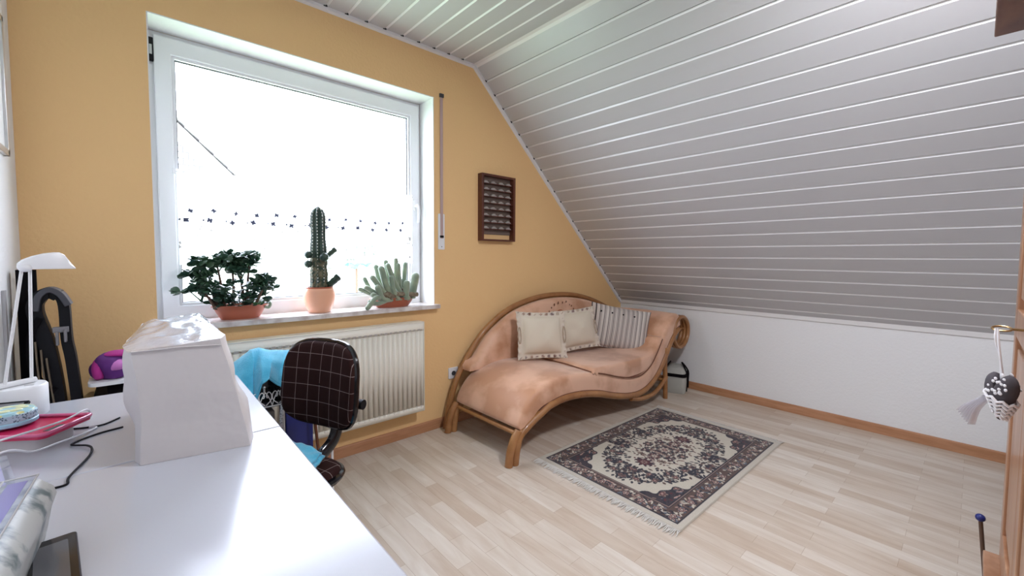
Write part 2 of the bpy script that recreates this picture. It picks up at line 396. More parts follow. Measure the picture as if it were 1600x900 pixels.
# baseboards
bm = BM(); prism(bm, [(D, 0), (D-0.022, 0), (D-0.022, 0.006), (D-0.014, 0.056), (D-0.008, 0.062), (D, 0.062)], XL, XK, axis='x'); struct('baseboard_window', bm, M['baseboard'], smooth=False)
bm = BM(); prism(bm, [(XK, 0), (XK-0.022, 0), (XK-0.022, 0.006), (XK-0.014, 0.056), (XK-0.008, 0.062), (XK, 0.062)], YB, D-0.0225); struct('baseboard_knee', bm, M['baseboard'], smooth=False)

# ---- window
bm = BM(); r = 0.004   # white painted reveal lining
box(bm, WX0-0.001, WX0+r, D-0.001, D+0.18, WZ0, WZ1); box(bm, WX1-r, WX1+0.001, D-0.001, D+0.18, WZ0, WZ1); box(bm, WX0+r, WX1-r, D-0.001, D+0.18, WZ1-r, WZ1+0.001)
struct('trim_6', bm, M['white_plaster'], smooth=False)
FY = D+0.18          # face of the outer frame
def frame(x0, x1, z0, z1, wl, wr, wb, wt, ya, yb, bev=0.004):
    bm = BM()
    o = [(x0, z0), (x1, z0), (x1, z1), (x0, z1)]; i = [(x0+wl, z0+wb), (x1-wr, z0+wb), (x1-wr, z1-wt), (x0+wl, z1-wt)]
    for k in range(4):
        l = (k+1) % 4
        vs = [bm.verts.new((p[0], y, p[1])) for y in (ya, yb) for p in (o[k], o[l], i[l], i[k])]
        for f in ((0, 1, 2, 3), (7, 6, 5, 4), (0, 4, 5, 1), (2, 6, 7, 3)): bm.faces.new([vs[q] for q in f])
    bmesh.ops.remove_doubles(bm, verts=bm.verts[:], dist=1e-5)
    return bm
win = struct('window_1', frame(WX0+0.004, WX1-0.004, WZ0, WZ1-0.004, 0.03, 0.022, 0.03, 0.03, FY, FY+0.07), M['pvc'], smooth=False, bevel=0.003)
obj('window_sash', frame(WX0+0.024, WX1-0.020, WZ0+0.020, WZ1-0.024, 0.066, 0.066, 0.080, 0.080, FY-0.016, FY+0.05), M['pvc'], win, smooth=False, bevel=0.006)
GX0, GX1, GZ0, GZ1 = WX0+0.090, WX1-0.086, WZ0+0.100, WZ1-0.104
obj('glazing_bead', frame(GX0-0.001, GX1+0.001, GZ0-0.001, GZ1+0.001, 0.014, 0.014, 0.014, 0.014, FY-0.006, FY+0.022), M['pvc'], win, smooth=False)
obj('glazing_gasket', frame(GX0+0.012, GX1-0.012, GZ0+0.012, GZ1-0.012, 0.005, 0.005, 0.005, 0.005, FY+0.010, FY+0.0225), M['gasket'], win, smooth=False)
obj('window_pane', box(BM(), GX0+0.012, GX1-0.012, FY+0.023, FY+0.027, GZ0+0.012, GZ1-0.012), M['glass'], win, smooth=False)
bm = BM(); hx, hz = WX1-0.053, 1.555
prism(bm, rrect(hx-0.013, hx+0.013, hz-0.035, hz+0.045, 0.012), FY-0.026, FY-0.016)
tube(bm, [(hx, FY-0.022, hz), (hx, FY-0.055, hz)], 0.009)
tube(bm, catmull([(hx, FY-0.055, hz+0.012), (hx+0.004, FY-0.06, hz-0.02), (hx+0.006, FY-0.058, hz-0.06), (hx+0.005, FY-0.056, hz-0.115)]), 0.0085)
obj('window_handle', bm, M['white_plastic'], win)
bm = BM(); box(bm, WX0+0.0045, WX0+0.026, FY-0.019, FY-0.001, 2.125, 2.235); obj('hinge_cover', bm, M['black'], win, bevel=0.003)
bm = BM(); box(bm, WX0+0.010, WX0+0.020, FY-0.022, FY-0.018, 2.155, 2.20); obj('hinge_plate', bm, M['silver'], win, bevel=0.001)
bm = BM(); box(bm, WX1-0.100, WX1-0.092, FY-0.020, FY-0.016, 1.30, 1.37); obj('sash_catch', bm, M['silver'], win, bevel=0.001)
# sill
sill = struct('trim_7', box(BM(), 0.035, 1.548, D-0.052, FY+0.02, WZ0, WZ0+0.028), M['marble'], smooth=False, bevel=0.003)
SZ = WZ0+0.028

# curtain and rod
rz = 1.618
bm = BM(); tube(bm, [(GX0+0.001-0.005, FY-0.030, rz-0.004), (GX1+0.006, FY-0.030, rz)], 0.0045)
for xx in (GX0-0.004, GX1+0.005):
    box(bm, xx-0.006, xx+0.006, FY-0.034, FY-0.0165, rz-0.015, rz+0.010)
rod = obj('curtain_rod', bm, M['white_plastic']); tag(rod, 'thin white café curtain rod fixed across the middle of the window', 'curtain rod')
cx0, cx1, cz0, cz1 = GX0+0.004, GX1+0.002, 1.15, rz+0.006
mots = []
k = 0; xx = cx0+0.05
while xx < cx1:
    mots.append((xx, 1.425+0.005*math.sin(k*1.7), 0.0135, 1)); mots.append((xx-0.018, 1.378+0.004*math.sin(k*2.3), 0.0155, 1)); mots.append((xx-0.044, 1.379, 0.007, 1))
    xx += 0.096+0.008*math.sin(k*3.1); k += 1
for i in range(230): mots.append((rnd(cx0, cx1), rnd(1.17, 1.36), rnd(.005, .011), .3))
mots = np.array(mots)
def ccol(u, v):
    x = cx0+(cx1-cx0)*u; z = cz0+(cz1-cz0)*v
    a = 0.40+0.10*math.sin(u*220); c = (0.93, 0.93, 0.95)
    dx = (mots[:, 0]-x); dz = (mots[:, 1]-z)
    ang = np.arctan2(dz, dx); rr = np.sqrt(dx*dx+dz*dz)
    hit = rr < mots[:, 2]*(0.55+0.45*np.abs(np.cos(2*ang+mots[:, 0]*40)))
    if hit.any():
        k = mots[hit, 3].max()
        if k > .9: return (0.02, 0.02, 0.03, 1.0)
        return (0.16, 0.14, 0.13, 0.94)
    if v > .985: a = .85
    if v < .03: a = .8
    return (*c, a)
def cpos(u, v):
    x = cx0+(cx1-cx0)*u; b = 0.010*math.sin(u*66)*(1.05-v)+0.004*math.sin(u*31+2)
    z = cz0+(cz1-cz0)*v
    if v < .02: z += 0.014*abs(math.sin(u*60))
    return (x, FY-0.031+(b if v < .97 else 0)*0.6-0.006, z)
cur = vgrid('lace_curtain', cpos, ccol, 420, 130, M['lace'])
tag(cur, 'sheer white café curtain with small dark embroidered butterflies on lower window half', 'curtain')

# ---- outside: neighbour's house, ground and shrubs, all in bright daylight
M['render_out'] = mat('pale_house_render', (0.85, 0.83, 0.80), 0.9); M['tile_out'] = mat('weathered_roof_tile', (0.42, 0.40, 0.40), 0.8); M['hung_tile'] = mat('hung_gable_tiles', (.8, .8, .8), .9)
M['grass_out'] = mat('garden_lawn', (0.30, 0.42, 0.25), 0.9); M['bush_out'] = mat('garden_leaf', (0.10, 0.30, 0.20), 0.8)
g = obj('garden_ground', box(BM(), -20, 40, 3.5, 60, -3.1, -3.0), M['grass_out']); g['kind'] = 'structure'
H = thing('neighbour_house', 'pale tiled-roof gable house seen through the window above curtain', 'house', (0.9, 14, -3))
obj('wall', prism(BM(), [(-3.2, -3), (4.6, -3), (4.6, .9), (0.75, 4.8), (-3.2, .9)], 14, 22), M['render_out'], H, smooth=False)
bm = BM()
for sx, xe in ((-1, -3.6), (1, 5.1)):
    n = 14
    for k in range(n):
        a = k/n; b = (k+1)/n
        xa = 0.75+(xe-0.75)*a; xb = 0.75+(xe-0.75)*b; za = 4.95-(5.0-.6)*a; zb = 4.95-(5.0-.6)*b
        prism(bm, [(xa, za), (xb, zb+0.05), (xb, zb-0.04), (xa, za-0.09)], 13.6, 22.3)
obj('roof', bm, M['tile_out'], H, smooth=False)
nt = M['hung_tile'].node_tree; t_ = nt.nodes.new('ShaderNodeTexCoord'); mp_ = nt.nodes.new('ShaderNodeMapping'); mp_.inputs['Rotation'].default_value = (PI/2, 0, 0)
br_ = nt.nodes.new('ShaderNodeTexBrick'); br_.inputs['Scale'].default_value = 1; br_.inputs['Brick Width'].default_value = .22; br_.inputs['Row Height'].default_value = .16; br_.inputs['Mortar Size'].default_value = .018
br_.inputs['Color1'].default_value = br_.inputs['Color2'].default_value = (.7, .7, .7, 1); br_.inputs['Mortar'].default_value = (.085, .08, .08, 1)
nt.links.new(t_.outputs['Object'], mp_.inputs[0]); nt.links.new(mp_.outputs[0], br_.inputs[0]); nt.links.new(br_.outputs[0], nt.nodes['Principled BSDF'].inputs['Base Color'])
obj('gable_tiling', prism(BM(), [(-.7, 2.8), (2.2, 2.8), (.75, 4.3)], 13.95, 14.0), M['hung_tile'], H, smooth=False)
bm = BM(); prism(bm, [(-0.1, 1.6), (1.6, 1.6), (1.6, 2.8), (-0.1, 2.8)], 13.97, 14.02); obj('window', bm, M['tile_out'], H, smooth=False)
B = thing('garden_tree', 'small green tree crown outside, right of the tall cactus', 'tree', (3.55, 9, -3))
bm = BM()
for k in range(90):
    a = Vector((rnd(-1, 1), rnd(-1, 1), rnd(-1, 1))).normalized()*rnd(.4, 1.1); ball(bm, (3.55+a.x*.34, 9+a.y*.34, 1.22+a.z*.22), rnd(.05, .12), 7, 5)
obj('foliage', bm, M['bush_out'], B); obj('trunk', tube(BM(), [(3.55, 9, -3.02), (3.55, 9, 1.1)], .03), M['jadestem'], B)

# roller-shutter strap on the wall
st = thing('shutter_strap', 'narrow taupe roller shutter strap on yellow wall right of the window', 'shutter strap', (1.588, D, 1.25))
obj('strap', box(BM(), 1.577, 1.599, D-0.006, D-0.003, 1.33, 2.30), M['strap'], st)
bm = prism(BM(), rrect(1.560, 1.612, 1.252, 1.50, 0.006), D-0.004, D); obj('winder_plate', bm, M['white_plastic'], st, bevel=0.001)
obj('strap_slot', box(BM(), 1.574, 1.602, D-0.009, D-0.0045, 1.335, 1.35), M['black'], st)
bm = BM(); box(bm, 1.572, 1.604, D-0.014, D, 2.29, 2.315); obj('strap_guide', bm, M['gasket'], st, bevel=0.003)
bm = BM(); tube(bm, [(1.588, D-0.0055, 1.272), (1.588, D-0.003, 1.272)], .0035); obj('screw', bm, M['darkgrey'], st)

# wall socket
so = thing('wall_socket', 'white wall socket low on yellow wall left of the chaise', 'socket', (1.687, D, 0.365))
bm = prism(BM(), rrect(1.640, 1.720, 0.326, 0.406, 0.006), D-0.010, D); obj('cover_plate', bm, M['white_plastic'], so, bevel=0.002)
bm = BM(); lathe(bm, [(0.021, 0), (0.021, .003), (0.018, .003), (0.018, -.001)], seg=24)
bmesh.ops.transform(bm, matrix=Matrix.Translation((1.680, D-0.010, 0.365)) @ Matrix.Rotation(PI/2, 4, 'X'), verts=bm.verts); obj('socket_ring', bm, M['white_plastic'], so)
bm = BM(); tube(bm, [(1.680, D-0.0135, 0.365), (1.680, D-0.0105, 0.365)], 0.0165, 20); obj('socket_well', bm, M['darkgrey'], so)

# ============================================================ RADIATOR
ra = thing('radiator', 'cream ribbed panel radiator mounted under the window', 'radiator', (0.8, D, 0.19))
rx0, rx1, rz0, rz1, ry = 0.20, 1.387, 0.188, 0.775, D-0.102
bm = BM(); nr = 36; pw = (rx1-rx0-0.03)/nr
pr = [(rx0, ry+0.012)]
for k in range(nr):
    a = rx0+0.015+k*pw
    pr += [(a, ry+0.002), (a+pw*0.60, ry+0.002), (a+pw*0.70, ry+0.012), (a+pw*0.90, ry+0.012)]
pr += [(rx1-0.015, ry+0.002), (rx1, ry+0.004)]
z0, z1 = rz0+0.035, rz1-0.055
loft(bm, [[(x, y, z) for x, y in pr] for z in (z0, z1)], closed=False, cap=False)
fl = [(x, ry) for x, y in pr]
loft(bm, [[(x, y, z1) for x, y in pr], [(x, y, z1+0.012) for x, y in fl], [(x, y, rz1) for x, y in fl]], closed=False, cap=False)
loft(bm, [[(x, y, z0) for x, y in pr], [(x, y, z0-0.012) for x, y in fl], [(x, y, rz0) for x, y in fl]], closed=False, cap=False)
obj('front_panel', bm, M['radiator'], ra, solid=0.0015)
bm = BM(); box(bm, rx0-0.004, rx1+0.004, ry-0.003, ry+0.072, rz1-0.002, rz1+0.004); box(bm, rx0-0.004, rx0+0.001, ry-0.003, ry+0.07, rz0, rz1); box(bm, rx1-0.001, rx1+0.004, ry-0.003, ry+0.07, rz0, rz1)
obj('casing', bm, M['radiator'], ra, bevel=0.002)
obj('rear_panel', box(BM(), rx0, rx1, ry+0.055, ry+0.07, rz0, rz1-0.005), M['radiator'], ra)
bm = BM()
for k in range(nr): a = rx0+0.015+k*pw; box(bm, a+pw*.05, a+pw*.62, ry-0.0012, ry+0.0005, z1+0.003, z1+0.014)
obj('vent_slots', bm, M['radshade'], ra, smooth=False)
bm = BM()
for xx in (rx0+.2, rx1-.2): obj('wall_bracket', box(BM(), xx-.02, xx+.02, ry+.07, D, rz0+.1, rz1-.1), M['radiator'], ra)

# ============================================================ CHAISE LONGUE
ch = thing('chaise_longue', 'peach suede chaise longue with golden rattan frame against yellow wall', 'chaise longue', (2.6, 2.1, 0))
YF, YR = 1.745, 2.40
prof = catmull([(v[0], 0, v[1]) for v in ((1.618, .205), (1.662, .295), (1.745, .375), (1.867, .420), (2.02, .438), (2.218, .424), (2.42, .385), (2.62, .325), (2.80, .285), (2.95, .28), (3.085, .33), (3.19, .43), (3.28, .545), (3.37, .635), (3.45, .69), (3.535, .722))], 5)
def mattress(pf, th, ya, yb, er=0.028):
    rings = []
    n = len(pf)
    for i, p in enumerate(pf):
        t = (pf[min(i+1, n-1)]-pf[max(i-1, 0)]).normalized(); nn = Vector((-t.z, 0, t.x))
        if nn.z < 0 and t.x > 0: nn = -nn
        thk = th(i/(n-1)) if callable(th) else th
        if i in (0, n-1): p = p-nn*0.008; 
        ring = []
        for (y, d) in ((ya, -thk), (ya-0.003, -thk*.5), (ya, -er), (ya+er*.3, -er*.3), (ya+er, 0), (ya*.75+yb*.25, 0.006), ((ya+yb)/2, 0.009), (ya*.25+yb*.75, 0.006), (yb-er, 0), (yb-er*.3, -er*.3), (yb, -er), (yb, -thk)):
            ring.append(p+nn*d+Vector((0, y, 0)))
        rings.append(ring)
    return loft(BM(), rings)
obj('mattress', mattress(prof, lambda t: 0.085+0.03*min(1, t*5) if t < .2 else 0.115, YF, YR), M['suede'], ch, angle=70)
pad = catmull([(v[0], 0, v[1]) for v in ((2.32, .412), (2.37, .432), (2.58, .424), (2.80, .414), (2.98, .415), (3.12, .432), (3.21, .475), (3.27, .545))], 5)
def padth(t): return 0.012+0.14*math.sin(PI*min(1, max(0, (t*0.97)))**0.9)*0.78
obj('seat_pad', mattress(pad, padth, YF+0.004, YR-0.01, 0.02), M['suede'], ch, angle=70)
def offs(pf, d):
    out = []; n = len(pf)
    for i, p in enumerate(pf):
        t = (pf[min(i+1, n-1)]-pf[max(i-1, 0)]).normalized(); nn = Vector((-t.z, 0, t.x)); out.append(p+nn*d)
    return out
pipe = offs(prof, -0.120); pipe = [p for i, p in enumerate(pipe) if i > 4]
low = offs(prof, -0.142)
seam = [p+Vector((0, YF-.003, 0)) for p in offs(prof, .001) if 2.34 < p.x < 3.275]
obj('seat_pad_piping', tube(BM(), seam+[], .0042, 6), M['piping'], ch)
obj('seat_pad_piping', tube(BM(), [(2.315, YF+.01, .414), (2.318, 2.0, .426), (2.315, YR-.03, .424)], .0035, 6), M['piping'], ch)
for side, yy in (('front', YF+0.004), ('rear', YR-0.02)):
    bm = tube(BM(), [p+Vector((0, yy, 0)) for p in pipe], 0.006, 6); obj('piping', bm, M['piping'], ch)
    # long rattan rail: from the foot leg, under the mattress and up behind the head
    pts = [(1.598, yy+.0, 0.0), (1.612, yy, .09), (1.655, yy, .175)]
    keep = [p for i, p in enumerate(low) if 12 < i < len(low)-1]
    pts += [(p.x, yy, p.z) for p in keep[::3]]
    bm = BM(); P = catmull(pts, 4); tube(bm, P, 0.024, 10)
    for q in P[5::22]: tube(bm, [q-Vector((.006, 0, 0)), q+Vector((.006, 0, 0))], 0.0255, 10)
    obj('rattan_rail', bm, M['rattan'], ch)
    # doubled foot leg
    bm = BM(); tube(bm, catmull([(1.555, yy+0.005, 0), (1.567, yy+.005, .08), (1.598, yy+.005, .150), (1.63, yy+.005, .19)], 5), [0.024]*16, 10)
    obj('leg', bm, M['rattan'], ch)
    # head leg
    bm = BM(); tube(bm, catmull([(3.345, yy, 0), (3.338, yy, .15), (3.325, yy, .30), (3.335, yy, .44)], 5), 0.020, 10); obj('leg', bm, M['rattan'], ch)
    # lower stretcher curl from the rail up to the head leg
    bm = BM(); tube(bm, catmull([(2.80, yy-.004, .118), (2.96, yy-.004, .085), (3.13, yy-.004, .085), (3.26, yy-.004, .13), (3.345, yy-.004, .19)], 6), 0.018, 10); obj('stretcher', bm, M['rattan'], ch)
    # scroll ring under the head
    bm = BM(); cx, cz, rr = 3.600, 0.545, 0.135
    for dy, r2 in ((0, rr), (.030, rr), (.060, rr-.004)):
        tube(bm, [(cx+r2*math.cos(a*2*PI/36), yy+(dy if side == 'front' else -dy), cz+r2*math.sin(a*2*PI/36)) for a in range(36)], 0.018, 9, closed=True)
    tube(bm, [(cx-rr, yy+.03*(1 if side == 'front' else -1), cz+.02), (cx+rr, yy+.03*(1 if side == 'front' else -1), cz+.02)], .007, 8)
    obj('scroll_ring', bm, M['rattan'], ch)
    if side == 'front': continue
    bm = BM(); cx, cz, rr = 2.63, 0.15, 0.062
    tube(bm, [(cx+rr*1.3*math.cos(a*2*PI/30), yy+.002, cz+rr*math.sin(a*2*PI/30)) for a in range(30)], 0.010, 8, closed=True); obj('ornament_ring', bm, M['rattan'], ch)
bm = tube(BM(), [(1.628, YF, .168), (1.628, YR, .168)], .014)
obj('crossbar', bm, M['rattan'], ch)
for x_, z_ in ((3.33, .16), (3.60, .675), (2.2, .275), (3.0, .135)): obj('crossbar', tube(BM(), [(x_, YF, z_), (x_, YR, z_)], .014), M['rattan'], ch)
# arched back
arch = catmull([(v[0], 0, v[1]) for v in ((1.580, 0.0), (1.612, .15), (1.665, .31), (1.742, .445), (1.830, .558), (1.95, .675), (2.16, .795), (2.42, .862), (2.68, .882), (2.95, .865), (3.2, .81), (3.40, .74), (3.52, .69))], 5)
bm = tube(BM(), [p+Vector((0, 2.452, 0)) for p in arch], .020, 10); obj('back_rail', bm, M['rattan'], ch)
ins = [p for p in offs(arch, -0.026) if p.z > .47 and p.x > 1.75]
ins = [Vector((1.715, 0, .430)), Vector((1.738, 0, .462))]+ins
def apt(s, o):     # bottom line of the back cushion
    return Vector((ins[0].x+(ins[-1].x-ins[0].x)*s, 0, .40+.09*math.sin(min(1, s*3)*PI)*.4))
rings = []
m = len(ins)
for i, p in enumerate(ins):
    b = Vector((p.x, 0, min(p.z-.004, 0.40)))
    c = [(b, 2.35), (b, 2.442), (p, 2.442), (p-Vector((0, 0, .0)), 2.405), (p-Vector((0, 0, min(.03, (p.z-b.z)*.3))), 2.372), ((p+b)/2, 2.355)]
    rings.append([q+Vector((0, y, 0)) for q, y in c])
obj('back_cushion', loft(BM(), rings), M['suede'], ch, angle=60)
# stitched flower wreath on the back cushion
M['stitch'] = mat('brown_stitching', (.24, .11, .06), .8)
for k in range(11):
    bm = BM(); a = PI*(k/10); cxx = 2.69+.16*math.cos(a); czz = .722+.10*math.sin(a)
    ball(bm, (cxx+rnd(-.01, .01), 2.3605, czz+rnd(-.008, .008)), rnd(.006, .009), 10, 6, (1, .35, rnd(.8, 1.6))); obj('embroidered_leaf', bm, M['stitch'], ch)
M['rust'] = mat('rust_print', (0.42, 0.14, 0.07), 0.8)
obj('embroidered_flower', ball(BM(), (2.67, 2.364, .722), .05, 16, 8, (1, .12, .8)), M['rust'], ch)

# ============================================================ CUSHIONS
def pillow(name, label, c, w, h, th, rotz, tilt, roll, colf, flange=0.03, n=46, group=None, ruffle=0.0, seed=0):
    root = thing(name, label, 'cushion', c, rotz, group); rng = random.Random(seed); ph = [rng.uniform(0, 6) for _ in range(4)]
    R = Matrix.Rotation(tilt, 4, 'X') @ Matrix.Rotation(roll, 4, 'Y')
    vs, cs, fs = [], [], []
    for side in (1, -1):
        for j in range(n+1):
            for i in range(n+1):
                u = i/n*2-1; v = j/n*2-1
                x = u*w/2; z = v*h/2; fl = flange/(w/2)
                uu = min(1, abs(u)/(1-fl)); vv = min(1, abs(v)/(1-fl))
                d = th/2*((1-uu**2.6)*(1-vv**2.6))**0.55
                d += 0.006*math.sin(u*6+ph[0])*math.sin(v*5+ph[1])*(1-uu)*(1-vv)*2
                e = max(abs(u), abs(v))
                # corners stay out, sides pull in a little
                x *= 1-0.05*(1-v*v)*abs(u)**3; z *= 1-0.06*(1-u*u)*abs(v)**3
                wob = ruffle*math.sin(24*(u if abs(v) > abs(u) else v)+ph[2])*max(0, (e-.85)/.15)
                p = R @ Vector((x, -side*(d+0.0025)+wob, z)); vs.append(p+Vector((0, 0, 0)))
                cs.extend((*colf(u, v), 1))
    N = (n+1)**2
    for s in (0, 1):
        for j in range(n):
            for i in range(n):
                q = [s*N+j*(n+1)+i, s*N+j*(n+1)+i+1, s*N+(j+1)*(n+1)+i+1, s*N+(j+1)*(n+1)+i]; fs.append(q if s == 0 else q[::-1])
    idx = [i for i in range(n)]+[n+(n+1)*j for j in range(n)]+[N-1-i for i in range(n)]+[(n+1)*(n-j) for j in range(n)]
    for a, b in zip(idx, idx[1:]+idx[:1]): fs.append((b, a, a+N, b+N))
    me = bpy.data.meshes.new(name); me.from_pydata([tuple(v) for v in vs], [], fs); me.validate()
    a = me.color_attributes.new('Col', 'FLOAT_COLOR', 'POINT'); a.data.foreach_set('color', cs)
    me.materials.append(M['vc']); me.polygons.foreach_set('use_smooth', [True]*len(me.polygons))
    o = bpy.data.objects.new('cushion_cover', me); C.objects.link(o); o.parent = root
    return root, R
cream = (0.70, 0.62, 0.50)
shells = {}
def shellcol(seed):
    rng = random.Random(seed); sp = []
    for k in range(9):
        t = -0.92+k*0.23
        for (a, b) in ((t, .91), (t, -.91)): sp.append((a, b, rng.uniform(.05, .085), rng.choice([(.16, .08, .06), (.30, .20, .15), (.42, .34, .26), (.20, .14, .13)]), rng.uniform(0, 3)))
    for k in range(5):
        t = -.7+k*.35
        for (a, b) in ((.92, t), (-.92, t)): sp.append((a, b, .035, (.5, .40, .31), 0))
    def f(u, v):
        e = max(abs(u), abs(v))
        if .795 < e < .815: return (.48, .40, .30)
        if e > .815:
            for a, b, r, c, g in sp:
                dx, dy = u-a, v-b
                x2 = dx*math.cos(g)+dy*math.sin(g); y2 = -dx*math.sin(g)+dy*math.cos(g)
                if abs(y2) < r*.75 and abs(x2) < r*(1-abs(y2)/r*.5) and (abs(v) > abs(u) or r < .04):
                    return c if (int((x2+1)*90) % 3) else tuple(q*1.5 for q in c)
            return (.68, .60, .50)
        return cream
    return f
def ties(root, R, w, h, sides):
    """looped cord ties on the side flanges"""
    for s in sides:
        bm = BM(); x = s*w/2*.90
        P = [(x+.011*math.cos(a), -.012, h*.30*math.sin(a)*.55) for a in [k*2*PI/24 for k in range(24)]]
        tube(bm, [R @ Vector(p) for p in P], .0028, 6, closed=True)
        o = obj('tie_loop', bm, M['piping2'], root, world=False)
M['piping2'] = mat('beige_cord', (0.45, 0.34, 0.24), .8)
pr1, R1 = pillow('shell_cushion', 'cream cushion with seashell border, leftmost on the chaise', (2.255, 2.175, 0.618), .405, .36, .13, math.radians(-22), math.radians(-14), math.radians(2), shellcol(1), .045, ruffle=.006, seed=3)
ties(pr1, R1, .405, .36, (-1, 1))
pr2, R2 = pillow('shell_cushion', 'cream cushion with seashell border leaning between another and the striped one', (2.69, 2.20, 0.612), .43, .345, .12, math.radians(-14), math.radians(-16), math.radians(-3), shellcol(4), .045, ruffle=.006, seed=5)
ties(pr2, R2, .43, .345, (1,))
def stripes(u, v):
    x = (u*0.5+.5)*13.0+0.25*math.sin(v*2)*0; f = x % 1
    if f < .16: return (.045, .03, .03)
    if .30 < f < .40 or .76 < f < .86: return (.30, .25, .24)
    return (.66, .60, .55)
pr3, R3 = pillow('striped_cushion', 'cream and brown vertically striped cushion leaning on the chaise headrest', (3.10, 2.07, 0.590), .52, .385, .13, math.radians(-46), math.radians(-18), math.radians(10), stripes, .012, n=90, seed=9)
for k in range(4):
    bm = BM(); ball(bm, R3 @ Vector((-.17+k*.095, -.055, .115)), .0075, 10, 6); obj('button', bm, M['black'], pr3, world=False)

# ============================================================ BAG behind the chaise
bg_ = thing('cooler_bag', 'small pale grey canvas bag with black trim behind the chaise head', 'bag', (3.63, 1.80, 0), math.radians(20))
W2, D2, HB = .115, .095, .215
def ro(x, y, z, r, n=5): return [(a, b, z) for a, b in rrect(-x, x, -y, y, r, n)]
rings = [ro(W2*.93, D2*.93, 0.0, .03), ro(W2, D2, .02, .035), ro(W2*1.02, D2*1.02, .10, .04), ro(W2, D2*.98, .165, .04), ro(W2*.95, D2*.85, .200, .04), ro(W2*.8, D2*.6, HB+.01, .04), ro(W2*.4, D2*.3, HB+.018, .02)]
obj('bag_body', loft(BM(), rings), M['canvas'], bg_, world=False)
obj('zip_band', loft(BM(), [ro(W2*1.03, D2*1.03, .150, .04), ro(W2*1.0, D2*.98, .178, .04)], cap=True), M['black_cloth'], bg_, world=False)
for s in (-1, 1):
    bm = tube(BM(), catmull([(-.07, s*D2*1.03, .02), (-.05, s*D2*1.06, .10), (-.05, s*D2*1.02, .18), (0, s*D2*.5, HB+.045), (.05, s*D2*1.02, .18), (.05, s*D2*1.06, .10), (.07, s*D2*1.03, .02)], 6), .0065, 6); obj('handle', bm, M['black_cloth'], bg_, world=False)
bm = tube(BM(), catmull([(W2*1.02, 0, .17), (W2+.018, -.02, .14), (W2+.012, -.05, .09), (W2*1.0, -.07, .03)], 6), .004, 6); obj('shoulder_strap', bm, M['black_cloth'], bg_, world=False)

# ============================================================ RUG
rug = thing('persian_rug', 'cream and burgundy floral rug with fringed ends on pale floor', 'rug', (2.41, 1.255, 0), math.radians(-0.8))
LU, LV = 1.33, 0.885
NU, NV = 560, 372
U, V = np.meshgrid(np.linspace(-LU/2, LU/2, NU+1), np.linspace(-LV/2, LV/2, NV+1))
img = np.zeros(U.shape+(3,)); img[:] = (0.56, 0.51, 0.43)
au, av = np.abs(U), np.abs(V)
rs = np.random.RandomState(5)
NAVY = (0.022, 0.022, 0.035); BURG = (0.095, 0.022, 0.03); TAUPE = (0.27, 0.185, 0.15); CREAM = (0.56, 0.51, 0.42); BLUEG = (0.10, 0.13, 0.17); PINK = (0.42, 0.27, 0.23); BROWN = (0.10, 0.062, 0.052)
def put(mask, c): img[mask] = c
E1u, E1v = LU/2-0.030, LV/2-0.030
inner_u, inner_v = E1u-0.098, E1v-0.098
put((au < E1u) & (av < E1v), NAVY)
put((au < E1u-.008) & (av < E1v-.008), BROWN)
put((au < inner_u+.012) & (av < inner_v+.012), NAVY); put((au < inner_u+.007) & (av < inner_v+.007), TAUPE); put((au < inner_u+.002) & (av < inner_v+.002), NAVY)
field = (au < inner_u-.004) & (av < inner_v-.004); put(field, CREAM)
def flower(cx, cy, r, petals, cols, ph=0.0, mask=None, sy=1.0):
    dx, dy = au-cx, (av-cy)/sy; rr = np.sqrt(dx*dx+dy*dy); a = np.arctan2(dy, dx)
    for k, c in enumerate(cols):
        q = rr < r*(1-k/len(cols))*(0.80+0.20*np.cos(petals*a+ph))
        if mask is not None: q &= mask
        img[q] = c
def leaf(cx, cy, L, wd, ang, c, mask=None):
    dx, dy = au-cx, av-cy; x = dx*math.cos(ang)+dy*math.sin(ang); y = -dx*math.sin(ang)+dy*math.cos(ang)
    q = (np.abs(x) < L) & (np.abs(y) < wd*(1-(x/L)**2))
    if mask is not None: q &= mask
    img[q] = c
# spandrels in the corners, wavy edge
sp = (au/inner_u)**1.15+(av/inner_v)**1.15+0.045*np.sin(au*75)+0.045*np.sin(av*80)
spm = field & (sp > 1.50); put(field & (sp > 1.455), NAVY); put(spm, (0.045, 0.034, 0.042))
for k in range(120):
    cx, cy = rs.uniform(.15, inner_u), rs.uniform(.08, inner_v)
    leaf(cx, cy, rs.uniform(.010, .022), rs.uniform(.004, .007), rs.uniform(0, PI), [TAUPE, BLUEG, NAVY, PINK, BURG, NAVY][rs.randint(6)], spm)
for cx, cy, r in ((.46, .24, .04), (.36, .26, .03), (.49, .14, .03)): flower(cx, cy, r, 6, [NAVY, TAUPE, BURG, PINK], mask=spm)
# border band blossoms and leaves
bm1 = (au > inner_u+.014) | (av > inner_v+.014); bm1 &= (au < E1u-.010) & (av < E1v-.010)
for k in range(300):
    if rs.rand() < .55: cx, cy = rs.uniform(0, E1u), rs.uniform(inner_v+.02, E1v-.015)
    else: cx, cy = rs.uniform(inner_u+.02, E1u-.015), rs.uniform(0, E1v)
    leaf(cx, cy, rs.uniform(.008, .016), rs.uniform(.0035, .006), rs.uniform(0, PI), [CREAM, NAVY, TAUPE, NAVY, PINK, BLUEG, CREAM][rs.randint(7)], bm1)
for k in range(7):
    flower(.05+k*.093, (inner_v+E1v)/2+.008, .024, 5, [NAVY, PINK, BURG, CREAM], ph=k, mask=bm1)
for k in range(5): flower((inner_u+E1u)/2+.008, .03+k*.085, .024, 5, [NAVY, PINK, BURG, CREAM], ph=k, mask=bm1)
